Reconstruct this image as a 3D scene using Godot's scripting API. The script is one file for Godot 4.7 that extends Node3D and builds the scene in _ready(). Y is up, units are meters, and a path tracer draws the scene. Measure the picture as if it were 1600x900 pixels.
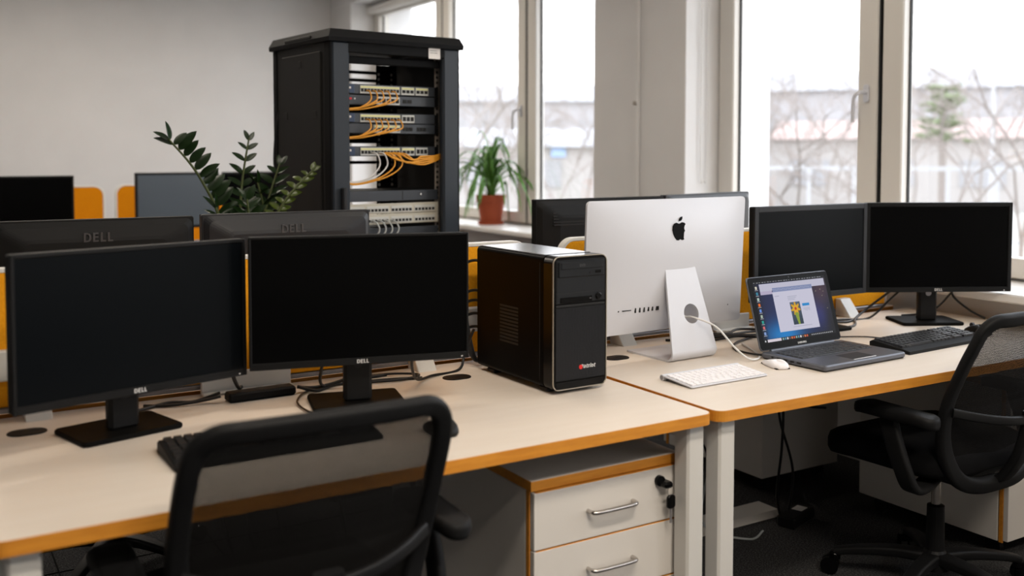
extends Node3D
# An office by tall windows: two white desks back to back with two more, screens, a tower PC, an all-in-one, a laptop and a network rack.

var M := {}
var counts := {}
var DESK := 0.73
var noise := FastNoiseLite.new()
var rng := RandomNumberGenerator.new()

# ---------------------------------------------------------------- naming and tagging
func numbered(called: String, parent: Node) -> String:
	var key := "%d/%s" % [parent.get_instance_id(), called]
	var n: int = counts.get(key, 0)
	counts[key] = n + 1
	return called if n == 0 else "%s_%03d" % [called, n]

func tag(o: Node, label: String, category: String, group := "", kind := "") -> Node:
	if label != "": o.set_meta("label", label)
	if category != "": o.set_meta("category", category)
	if group != "": o.set_meta("group", group)
	if kind != "": o.set_meta("kind", kind)
	return o

func thing(called: String, label: String, category: String, at := Vector3.ZERO, turn := 0.0, group := "") -> Node3D:
	var o := Node3D.new()
	o.name = numbered(called, self)
	add_child(o, true)
	o.position = at
	o.rotation.y = turn
	tag(o, label, category, group)
	return o

func put_mesh(m: Mesh, called: String, mat: Material, parent: Node = self, xf := Transform3D.IDENTITY) -> MeshInstance3D:
	var o := MeshInstance3D.new()
	o.name = numbered(called, parent)
	o.mesh = m
	o.material_override = mat
	o.transform = xf
	parent.add_child(o, true)
	return o

func put(st: SurfaceTool, called: String, mat: Material, parent: Node = self, xf := Transform3D.IDENTITY) -> MeshInstance3D:
	return put_mesh(done(st), called, mat, parent, xf)

func struct(st: SurfaceTool, called: String, mat: Material, label: String, category: String) -> MeshInstance3D:
	var o := put(st, called, mat)
	tag(o, label, category, "", "structure")
	return o

func dup(o: Node3D, at: Vector3, turn: float, label: String, group := "") -> Node3D:
	var stem := String(o.name).get_slice("_0", 0)
	var c: Node3D = o.duplicate()
	c.name = numbered(stem, self)
	add_child(c, true)
	c.position = at
	c.rotation = Vector3(0, turn, 0)
	if label != "": c.set_meta("label", label)
	if group != "": c.set_meta("group", group)
	return c

# ---------------------------------------------------------------- mesh helpers
func begin() -> SurfaceTool:
	var st := SurfaceTool.new()
	st.begin(Mesh.PRIMITIVE_TRIANGLES)
	st.set_smooth_group(-1)
	return st

func done(st: SurfaceTool) -> ArrayMesh:
	st.generate_normals()
	return st.commit()

func tri(st: SurfaceTool, a: Vector3, b: Vector3, c: Vector3) -> void:   # counterclockwise from outside
	st.add_vertex(a); st.add_vertex(c); st.add_vertex(b)

func quad(st: SurfaceTool, a: Vector3, b: Vector3, c: Vector3, d: Vector3) -> void:
	tri(st, a, b, c); tri(st, a, c, d)

func face(st: SurfaceTool, pts: Array, c: Vector3) -> void:   # convex face turned away from c
	var n: Vector3 = (pts[1] - pts[0]).cross(pts[2] - pts[0])
	var out: bool = n.dot(pts[0] - c) > 0
	for i in range(1, pts.size() - 1):
		if out: tri(st, pts[0], pts[i], pts[i + 1])
		else: tri(st, pts[0], pts[i + 1], pts[i])

func box(st: SurfaceTool, c: Vector3, s: Vector3, ch := 0.0, xf := Transform3D.IDENTITY) -> void:
	var h := s / 2
	var cc := xf * c
	var signs := [-1.0, 1.0]
	if ch <= 0.0:
		for a in 3:
			for g in signs:
				var pts := []
				for k in [[-1, -1], [1, -1], [1, 1], [-1, 1]]:
					var p := Vector3.ZERO
					p[a] = g * h[a]; p[(a + 1) % 3] = k[0] * h[(a + 1) % 3]; p[(a + 2) % 3] = k[1] * h[(a + 2) % 3]
					pts.append(xf * (c + p))
				face(st, pts, cc)
		return
	ch = minf(ch, minf(h.x, minf(h.y, h.z)) * 0.95)
	var v := func(sg: Vector3, a: int) -> Vector3:   # corner sg, on the face across axis a
		var p := Vector3(sg.x * (h.x - ch), sg.y * (h.y - ch), sg.z * (h.z - ch))
		p[a] = sg[a] * h[a]
		return xf * (c + p)
	for a in 3:
		var b := (a + 1) % 3
		var d := (a + 2) % 3
		for g in signs:
			var pts := []
			for k in [[-1, -1], [1, -1], [1, 1], [-1, 1]]:
				var sg := Vector3.ZERO
				sg[a] = g; sg[b] = k[0]; sg[d] = k[1]
				pts.append(v.call(sg, a))
			face(st, pts, cc)
			for g2 in signs:   # edges along axis d
				var e := Vector3.ZERO
				e[a] = g; e[b] = g2; e[d] = -1
				var f := e
				f[d] = 1
				face(st, [v.call(e, a), v.call(f, a), v.call(f, b), v.call(e, b)], cc)
	for x in signs:
		for y in signs:
			for z in signs:
				var sg := Vector3(x, y, z)
				face(st, [v.call(sg, 0), v.call(sg, 1), v.call(sg, 2)], cc)

func bx(c: Vector3, s: Vector3, ch := 0.0) -> SurfaceTool:
	var st := begin()
	box(st, c, s, ch)
	return st

func rrect(w: float, h: float, r: float, seg := 5) -> PackedVector2Array:
	var out := PackedVector2Array()
	for q in 4:
		var cx := (w / 2 - r) * [1, -1, -1, 1][q] as float
		var cy := (h / 2 - r) * [1, 1, -1, -1][q] as float
		for i in seg + 1:
			var a := PI / 2 * (q + float(i) / seg)
			out.append(Vector2(cx + cos(a) * r, cy + sin(a) * r))
	return out

func circle(r: float, n := 24) -> PackedVector2Array:
	var out := PackedVector2Array()
	for i in n:
		out.append(Vector2.from_angle(TAU * i / n) * r)
	return out

func inset(poly: PackedVector2Array, d: float) -> PackedVector2Array:
	var n := poly.size()
	var out := PackedVector2Array()
	for i in n:
		var a := (poly[i] - poly[(i + n - 1) % n]).normalized()
		var b := (poly[(i + 1) % n] - poly[i]).normalized()
		var na := Vector2(-a.y, a.x)
		var nb := Vector2(-b.y, b.x)
		var m := (na + nb).normalized()
		out.append(poly[i] + m * d / maxf(0.4, m.dot(na)))
	return out

func prism(st: SurfaceTool, poly: PackedVector2Array, z0: float, z1: float, xf := Transform3D.IDENTITY, bevel := 0.0) -> void:
	var n := poly.size()
	var ins := inset(poly, bevel) if bevel > 0 else poly
	var rings := [[ins, z0], [poly, z0 + bevel], [poly, z1 - bevel], [ins, z1]] if bevel > 0 else [[poly, z0], [poly, z1]]
	for r in rings.size() - 1:
		for i in n:
			var j := (i + 1) % n
			var p: PackedVector2Array = rings[r][0]
			var q: PackedVector2Array = rings[r + 1][0]
			quad(st, xf * Vector3(p[i].x, p[i].y, rings[r][1]), xf * Vector3(p[j].x, p[j].y, rings[r][1]), xf * Vector3(q[j].x, q[j].y, rings[r + 1][1]), xf * Vector3(q[i].x, q[i].y, rings[r + 1][1]))
	var t := Geometry2D.triangulate_polygon(ins)
	for k in range(0, t.size(), 3):
		var a := ins[t[k]]
		var b := ins[t[k + 1]]
		var c := ins[t[k + 2]]
		if (b - a).cross(c - a) < 0:
			var x := b
			b = c
			c = x
		tri(st, xf * Vector3(a.x, a.y, z1), xf * Vector3(b.x, b.y, z1), xf * Vector3(c.x, c.y, z1))
		tri(st, xf * Vector3(a.x, a.y, z0), xf * Vector3(c.x, c.y, z0), xf * Vector3(b.x, b.y, z0))

func flat_xf(at := Vector3.ZERO) -> Transform3D:   # polygon x -> x, y -> -z, extrusion -> up
	return Transform3D(Basis(Vector3(1, 0, 0), Vector3(0, 0, -1), Vector3(0, 1, 0)), at)

func spline(pts: Array, per := 6, closed := false) -> PackedVector3Array:
	var out := PackedVector3Array()
	var n := pts.size()
	var last := n if closed else n - 1
	for i in last:
		var p0: Vector3 = pts[(i + n - 1) % n] if closed else pts[maxi(i - 1, 0)]
		var p1: Vector3 = pts[i]
		var p2: Vector3 = pts[(i + 1) % n]
		var p3: Vector3 = pts[(i + 2) % n] if closed else pts[mini(i + 2, n - 1)]
		for k in per:
			out.append(p1.cubic_interpolate(p2, p0, p3, float(k) / per))
	if not closed: out.append(pts[n - 1])
	return out

func frames(path: PackedVector3Array, closed := false, hint := Vector3.ZERO) -> Array:
	var out := []
	var n := path.size()
	var up := hint
	for i in n:
		var a := path[(i + n - 1) % n] if closed else path[maxi(i - 1, 0)]
		var b := path[(i + 1) % n] if closed else path[mini(i + 1, n - 1)]
		var t := (b - a).normalized()
		if up == Vector3.ZERO: up = Vector3.UP if absf(t.y) < 0.9 else Vector3.RIGHT
		if hint != Vector3.ZERO: up = hint
		var s := t.cross(up).normalized()
		up = s.cross(t).normalized()
		out.append(Transform3D(Basis(s, up, -t), path[i]))
	return out

func skin(st: SurfaceTool, fr: Array, poly: PackedVector2Array, closed := false, scales := [], smooth := true) -> void:
	var n := poly.size()
	var rings := []
	for i in fr.size():
		var k: Vector2 = scales[i] if scales.size() else Vector2.ONE
		var ring := PackedVector3Array()
		for p in poly:
			ring.append(fr[i] * Vector3(p.x * k.x, p.y * k.y, 0))
		rings.append(ring)
	st.set_smooth_group(0 if smooth else -1)
	var m := rings.size()
	for i in (m if closed else m - 1):
		var a: PackedVector3Array = rings[i]
		var b: PackedVector3Array = rings[(i + 1) % m]
		for j in n:
			var k := (j + 1) % n
			quad(st, a[k], a[j], b[j], b[k])
	st.set_smooth_group(-1)
	if not closed:
		for e in [0, m - 1]:
			var r: PackedVector3Array = rings[e]
			for j in range(1, n - 1):
				if e == 0: tri(st, r[0], r[j], r[j + 1])
				else: tri(st, r[0], r[j + 1], r[j])

func tube(st: SurfaceTool, path: PackedVector3Array, r: float, sides := 8, closed := false) -> void:
	skin(st, frames(path, closed), circle(r, sides), closed)

func cable(pts: Array, r: float, called: String, mat: Material, label: String, category := "cable", group := "", per := 7, parent: Node = self) -> MeshInstance3D:
	var st := begin()
	tube(st, spline(pts, per), r, 7)
	var o := put(st, called, mat, parent)
	if parent == self: tag(o, label, category, group)
	return o

func lathe(st: SurfaceTool, prof: Array, segs := 24, xf := Transform3D.IDENTITY, smooth := true) -> void:
	st.set_smooth_group(0 if smooth else -1)
	for i in prof.size() - 1:
		var p: Vector2 = prof[i]
		var q: Vector2 = prof[i + 1]
		for j in segs:
			var a := TAU * j / segs
			var b := TAU * (j + 1) / segs
			var pa := xf * Vector3(p.x * cos(a), p.y, -p.x * sin(a))
			var pb := xf * Vector3(p.x * cos(b), p.y, -p.x * sin(b))
			var qa := xf * Vector3(q.x * cos(a), q.y, -q.x * sin(a))
			var qb := xf * Vector3(q.x * cos(b), q.y, -q.x * sin(b))
			if p.x > 1e-5: tri(st, pa, pb, qb)
			if q.x > 1e-5: tri(st, pa, qb, qa)
	st.set_smooth_group(-1)

func cyl(st: SurfaceTool, c: Vector3, r: float, h: float, segs := 20, xf := Transform3D.IDENTITY) -> void:   # stands on c
	lathe(st, [Vector2(0, c.y), Vector2(r, c.y), Vector2(r, c.y + h), Vector2(0, c.y + h)], segs, xf * Transform3D(Basis.IDENTITY, Vector3(c.x, 0, c.z)), false)

func loft(st: SurfaceTool, rings: Array, cap := true, smooth := true) -> void:   # rings upwards, each counterclockwise from above
	st.set_smooth_group(0 if smooth else -1)
	for i in rings.size() - 1:
		var a: PackedVector3Array = rings[i]
		var b: PackedVector3Array = rings[i + 1]
		for j in a.size():
			var k := (j + 1) % a.size()
			quad(st, a[j], a[k], b[k], b[j])
	if cap:
		var top: PackedVector3Array = rings[-1]
		var bot: PackedVector3Array = rings[0]
		for j in range(1, top.size() - 1):
			tri(st, top[0], top[j], top[j + 1])
			tri(st, bot[0], bot[j + 1], bot[j])
	st.set_smooth_group(-1)

func text_mesh(t: String, size: float, depth := 0.0006, bold := true, font := "Droid Sans") -> TextMesh:
	var f := SystemFont.new()
	f.font_names = PackedStringArray([font])
	f.font_weight = 700 if bold else 400
	var m := TextMesh.new()
	m.text = t
	m.font = f
	m.font_size = 32
	m.pixel_size = size / 23.0
	m.depth = depth
	m.curve_step = 2.0
	return m

# ---------------------------------------------------------------- materials
func mat(c: Color, rough := 0.5, metal := 0.0, spec := 0.5) -> StandardMaterial3D:
	var m := StandardMaterial3D.new()
	m.albedo_color = c
	m.roughness = rough
	m.metallic = metal
	m.metallic_specular = spec
	return m

func noise_texture(size: int, freq: float, lo: Color, hi: Color, oct := 4, sd := 1, stretch := 1.0, power := 1.0) -> ImageTexture:
	noise.seed = sd
	noise.noise_type = FastNoiseLite.TYPE_SIMPLEX_SMOOTH
	noise.fractal_octaves = oct
	noise.frequency = freq
	var im := noise.get_seamless_image(size, size)
	var out := Image.create(size, size, false, Image.FORMAT_RGB8)
	for y in size:
		for x in size:
			var v := pow(im.get_pixel(x, int(y * stretch) % size).r, power)
			out.set_pixel(x, y, lo.lerp(hi, v))
	return ImageTexture.create_from_image(out)

func textured(m: StandardMaterial3D, t: Texture2D, scale: Vector3, world := true) -> StandardMaterial3D:
	m.albedo_texture = t
	m.uv1_triplanar = true
	m.uv1_world_triplanar = world
	m.uv1_scale = scale
	return m

func make_materials() -> void:
	M.wall = textured(mat(Color(1, 1, 1), 0.9, 0, 0.3), noise_texture(128, 0.02, Color(.85, .845, .845), Color(.87, .865, .865), 3, 5), Vector3.ONE * 0.7)
	M.ceiling = mat(Color(.87, .87, .86), 0.95, 0, 0.2)
	M.carpet = textured(mat(Color(1, 1, 1), 1.0, 0, 0.1), noise_texture(256, 0.25, Color(.13, .13, .135), Color(.46, .455, .45), 3, 8, 1.0, 1.6), Vector3.ONE * 2.2)
	M.laminate = textured(mat(Color(1, 1, 1), 0.42, 0, 0.45), noise_texture(256, 0.012, Color(.845, .80, .75), Color(.86, .82, .775), 4, 3), Vector3(0.8, 5, 5))
	M.edge = textured(mat(Color(1, 1, 1), 0.45), noise_texture(128, 0.03, Color(.74, .47, .13), Color(.82, .55, .18), 4, 4), Vector3(2, 14, 14))
	M.edge_dark = mat(Color(.42, .12, .05), 0.5)
	M.panel = mat(Color(.82, .80, .775), 0.5)
	M.white_metal = mat(Color(.80, .79, .77), 0.4)
	M.frame = mat(Color(.83, .815, .79), 0.35)
	M.sill = mat(Color(.88, .87, .86), 0.3)
	M.fabric = textured(mat(Color(1, 1, 1), 0.95, 0, 0.1), noise_texture(128, 0.3, Color(.90, .60, .12), Color(.96, .67, .16), 2, 6), Vector3.ONE * 3.0)
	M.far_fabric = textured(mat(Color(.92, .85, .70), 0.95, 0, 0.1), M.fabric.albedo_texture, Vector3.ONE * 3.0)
	M.black = mat(Color(.065, .066, .07), 0.45, 0, 0.32)
	M.black_soft = mat(Color(.055, .056, .06), 0.6, 0, 0.32)
	M.black_cloth = mat(Color(.06, .06, .065), 0.95, 0, 0.2)
	M.black_gloss = mat(Color(.03, .03, .034), 0.2, 0, 0.28)
	M.stand = mat(Color(.05, .048, .046), 0.6, 0, 0.16)
	M.bay = mat(Color(.105, .112, .122), 0.5, 0, 0.3)
	M.bay_tray = mat(Color(.085, .092, .102), 0.4, 0, 0.35)
	M.case_side = mat(Color(.025, .024, .024), 0.36, 0, 0.13)
	M.trim = mat(Color(.62, .59, .54), 0.35, 0.5)
	M.lid_bezel = mat(Color(.025, .025, .03), 0.25, 0, 0.14)
	M.charcoal = mat(Color(.12, .125, .14), 0.45, 0, 0.4)
	M.mesh_thread = mat(Color(.075, .072, .07), 0.85, 0, 0.2)
	M.screen = mat(Color(.025, .026, .028), 0.26, 0, 0.15)
	M.screen_matt = mat(Color(.04, .052, .064), 0.30, 0, 0.18)
	M.silver = mat(Color(.80, .805, .83), 0.42, 0.15)
	M.silver_dark = mat(Color(.55, .54, .55), 0.35, 0.6)
	M.chrome = mat(Color(.75, .73, .71), 0.22, 1.0)
	M.key_white = mat(Color(.90, .89, .90), 0.45)
	M.key_black = mat(Color(.10, .10, .105), 0.42)
	M.key_laptop = mat(Color(.07, .07, .075), 0.5)
	M.laptop_grey = mat(Color(.36, .37, .40), 0.36, 0.5)
	M.white_print = mat(Color(.80, .80, .80), 0.5)
	M.grey_print = mat(Color(.26, .26, .27), 0.35)
	M.red_print = mat(Color(.80, .12, .10), 0.5)
	M.white_plastic = mat(Color(.86, .85, .83), 0.4)
	M.cable = mat(Color(.045, .045, .05), 0.45)
	M.cable_orange = mat(Color(.84, .58, .15), 0.5)
	M.cable_white = mat(Color(.84, .835, .83), 0.45)
	M.cable_grey = mat(Color(.66, .68, .68), 0.5)
	M.rack = mat(Color(.06, .062, .068), 0.6, 0, 0.22)
	M.rack_side = mat(Color(.125, .122, .118), 0.5, 0, 0.3)
	M.rack_post = mat(Color(.15, .175, .205), 0.4, 0, 0.4)
	M.zinc = mat(Color(.66, .63, .60), 0.45, 0.15)
	M.device = mat(Color(.20, .22, .25), 0.42)
	M.device_blue = mat(Color(.12, .20, .32), 0.4)
	M.port_frame = mat(Color(.76, .77, .76), 0.4)
	M.port_hole = mat(Color(.025, .025, .025), 0.7)
	M.port_yellow = mat(Color(.86, .85, .60), 0.5)
	M.patch = mat(Color(.74, .73, .68), 0.45)
	M.paper = mat(Color(.86, .85, .84), 0.8)
	M.red_lamp = mat(Color(.75, .06, .10), 0.4)
	M.zz_leaf = mat(Color(.075, .16, .045), 0.3, 0, 0.5)
	M.zz_leaf.backlight_enabled = true
	M.zz_leaf.backlight = Color(.07, .11, .02)
	M.zz_young = mat(Color(.26, .32, .08), 0.32, 0, 0.6)
	M.zz_young.backlight_enabled = true
	M.zz_young.backlight = Color(.20, .24, .05)
	M.zz_stem = mat(Color(.26, .30, .13), 0.5)
	M.spider = mat(Color(.30, .48, .16), 0.4)
	M.spider.backlight_enabled = true
	M.spider.backlight = Color(.34, .48, .12)
	M.terracotta = mat(Color(.60, .26, .13), 0.75)
	M.soil = mat(Color(.12, .08, .05), 1.0)
	M.planter = mat(Color(.20, .20, .20), 0.5)
	M.glass = mat(Color(.92, .96, .96, 0.04), 0.0, 0, 0.5)
	M.glass.transparency = BaseMaterial3D.TRANSPARENCY_ALPHA
	M.gasket = mat(Color(.07, .075, .08), 0.6)
	M.bark = mat(Color(.50, .465, .445), 0.95)
	M.twig = mat(Color(.55, .51, .49), 0.95)
	M.pine = mat(Color(.42, .45, .34), 0.95)
	M.ground = textured(mat(Color(1, 1, 1), 1.0), noise_texture(128, 0.05, Color(.50, .49, .47), Color(.60, .59, .57), 4, 12), Vector3.ONE * 0.1)
	M.render_pale = mat(Color(.62, .60, .59), 0.9)
	M.render_grey = mat(Color(.61, .60, .61), 0.9)
	M.roof_grey = mat(Color(.57, .57, .585), 0.9)
	M.roof_red = mat(Color(.60, .52, .50), 0.9)
	M.outdoor_pane = mat(Color(.57, .565, .575), 0.8)
	M.post_grey = mat(Color(.64, .64, .65), 0.6)
	M.sign_blue = mat(Color(.56, .66, .80), 0.5)

# ---------------------------------------------------------------- the scene
func _ready() -> void:
	rng.seed = 20
	# camera, level but for a few degrees, lens shifted down
	var f := 1556.0
	var cam := Camera3D.new()
	cam.name = "camera"
	add_child(cam)
	cam.position = Vector3(0, 1.37, 0)
	cam.rotation = Vector3(deg_to_rad(-2.8), deg_to_rad(-31.4), 0)
	var ca := CameraAttributesPhysical.new()
	ca.frustum_near = 0.05
	ca.frustum_far = 400.0
	ca.frustum_focal_length = 35.0
	ca.frustum_focus_distance = 3.05
	ca.exposure_aperture = 2.0
	cam.attributes = ca
	cam.projection = Camera3D.PROJECTION_FRUSTUM
	cam.near = 0.05
	cam.far = 400.0
	cam.size = 900.0 / f * cam.near
	cam.frustum_offset = Vector2(0, -134.0 / f * cam.near)
	cam.current = true
	# overcast sky, the only light
	var sky_mat := ProceduralSkyMaterial.new()
	sky_mat.sky_top_color = Color(.93, .96, 1.0)
	sky_mat.sky_horizon_color = Color(1.0, .985, .97)
	sky_mat.ground_bottom_color = Color(.5, .49, .47)
	sky_mat.ground_horizon_color = Color(.9, .89, .88)
	sky_mat.sky_energy_multiplier = 0.92
	sky_mat.ground_energy_multiplier = 0.92
	sky_mat.sun_angle_max = 0.0
	var sky := Sky.new()
	sky.sky_material = sky_mat
	var env := Environment.new()
	env.background_mode = Environment.BG_SKY
	env.sky = sky
	env.tonemap_mode = Environment.TONE_MAPPER_LINEAR
	env.tonemap_exposure = 7.0
	env.sdfgi_enabled = true
	env.ssao_enabled = true
	env.ssil_enabled = true
	var we := WorldEnvironment.new()
	we.name = "environment"
	we.environment = env
	add_child(we)

	make_materials()
	ceiling_lights()
	room()
	windows()
	desks()
	partitions()
	pedestals()
	chairs()
	screens()
	all_in_one()
	laptop()
	tower()
	keyboards_and_mice()
	rack()
	plants()
	cables()
	outside()

# ---------------------------------------------------------------- room shell
var OPENINGS := [[-8.84, -7.43, -6.11, -4.97], [-4.13, -3.055, -1.70, -0.30], [0.50, 1.50, 2.50, 3.45]]
var SILL := 0.815
var HEAD := 2.78

func room() -> void:
	var st := begin()
	box(st, Vector3(-0.2, -0.1, -2.4), Vector3(8.9, 0.2, 14.2))
	var fl := struct(st, "floor", M.carpet, "dark grey speckled carpet floor under the desks", "floor")
	st = begin()
	box(st, Vector3(-0.2, 3.12, -2.4), Vector3(8.9, 0.2, 14.2))
	struct(st, "ceiling", M.ceiling, "plain white ceiling above the office", "ceiling")
	struct(bx(Vector3(-0.2, 1.5, -9.45), Vector3(8.9, 3.04, 0.2)), "wall_back", M.wall, "plain white wall behind the far desks and the rack", "wall")
	struct(bx(Vector3(-4.55, 1.5, -2.4), Vector3(0.2, 3.04, 14.2)), "wall_left", M.wall, "plain white wall on the side away from the windows", "wall")
	struct(bx(Vector3(-0.2, 1.5, 3.72), Vector3(8.9, 3.04, 0.2)), "wall_front", M.wall, "plain white wall behind the camera", "wall")
	# window wall: piers, parapet and lintel
	st = begin()
	var x0 := 3.62
	var x1 := 4.26
	var xc := (x0 + x1) / 2
	var w := x1 - x0
	box(st, Vector3(xc, SILL / 2 - 0.01, -2.4), Vector3(w, SILL + 0.02, 14.2))
	box(st, Vector3(xc, (HEAD + 3.06) / 2, -2.4), Vector3(w, 3.06 - HEAD, 14.2))
	var edges := [-9.5, -8.84, -4.97, -4.13, -0.30, 0.50, 3.45, 4.72]
	for i in range(0, 8, 2):
		box(st, Vector3(xc, (SILL + HEAD) / 2, (edges[i] + edges[i + 1]) / 2), Vector3(w, HEAD - SILL, edges[i + 1] - edges[i]), 0.004)
	struct(st, "wall_right", M.wall, "white wall with tall window openings and a broad pier between them", "wall")
	var sides := [[Vector3(-0.2, 0.04, -9.343), Vector3(8.5, 0.08, 0.014), "baseboard_back", "pale baseboard along the wall behind the far desks"], [Vector3(3.613, 0.04, -2.4), Vector3(0.014, 0.08, 13.8), "baseboard_right", "pale baseboard along the wall below the windows"]]
	for s in sides:
		struct(bx(s[0], s[1], 0.003), s[2], M.white_metal, s[3], "baseboard")
	# carpet tile seams near the desks
	for k in 4:
		put(bx(Vector3(-0.6 + k * 0.5, 0.0012, -3.0), Vector3(0.004, 0.0024, 3.4)), "tile_seam", M.black_cloth, fl)
	for k in 6:
		put(bx(Vector3(0.2, 0.0012, -1.5 - k * 0.5), Vector3(2.6, 0.0024, 0.004)), "tile_seam", M.black_cloth, fl)
	# pier: the slim vertical cable trunking with its clip
	var t := thing("cable_trunking", "slim white vertical cable trunking with a dark screw on the pier between the windows", "trunking", Vector3(3.62, 0.86, -4.535))
	put(bx(Vector3(-0.011, 0.95, 0), Vector3(0.022, 1.9, 0.04), 0.004), "body", M.wall, t)
	put(bx(Vector3(-0.026, 0.80, 0.0), Vector3(0.012, 0.022, 0.026), 0.003), "screw", M.zinc, t)

func ceiling_lights() -> void:
	var spots := [Vector3(0.9, -3.0, 0.07), Vector3(2.6, -3.0, 0.08), Vector3(0.9, -0.3, 0.72), Vector3(2.7, -0.3, 0.08), Vector3(0.9, 0.9, 0.84), Vector3(2.7, 0.9, 0.16), Vector3(0.9, -5.4, 0.34), Vector3(0.9, -7.6, 0.24), Vector3(-1.8, -6.5, 0.14), Vector3(2.6, -7.0, 0.24)]
	var where := ["above the two black screens", "above the laptop", "behind the near chair", "behind the right-hand chair", "behind the camera", "behind the camera by the windows", "between the rack and the far wall", "nearest the far wall", "over the empty floor by the far wall", "by the far window"]
	var glow := mat(Color(.9, .88, .84), 0.5)
	glow.emission_enabled = true
	glow.emission = LAMP
	glow.emission_energy_multiplier = 0.6
	for k in spots.size():
		var t := thing("ceiling_light", "flat rectangular ceiling light panel %s" % where[k], "ceiling light", Vector3(spots[k].x, 2.985, spots[k].y), 0.0, "ceiling light panels")
		var st := begin()
		for s in [-1, 1]:
			box(st, Vector3(s * 0.61, 0.015, 0), Vector3(0.02, 0.05, 0.34), 0.004)
			box(st, Vector3(0, 0.015, s * 0.16), Vector3(1.20, 0.05, 0.02), 0.004)
		put(st, "frame", M.white_metal, t)
		put(bx(Vector3(0, 0.012, 0), Vector3(1.20, 0.02, 0.30)), "diffuser", glow, t)
		var l := AreaLight3D.new()
		l.name = "lamp"
		t.add_child(l, true)
		l.area_size = Vector2(1.18, 0.29)
		l.area_normalize_energy = true
		l.light_color = LAMP
		l.light_energy = spots[k].z
		l.area_range = 12.0
		l.area_attenuation = 2.0
		l.shadow_enabled = true
		l.rotation.x = -PI / 2
		l.position.y = -0.012

var LAMP := Color(1.0, 0.95, 0.885)

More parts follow.
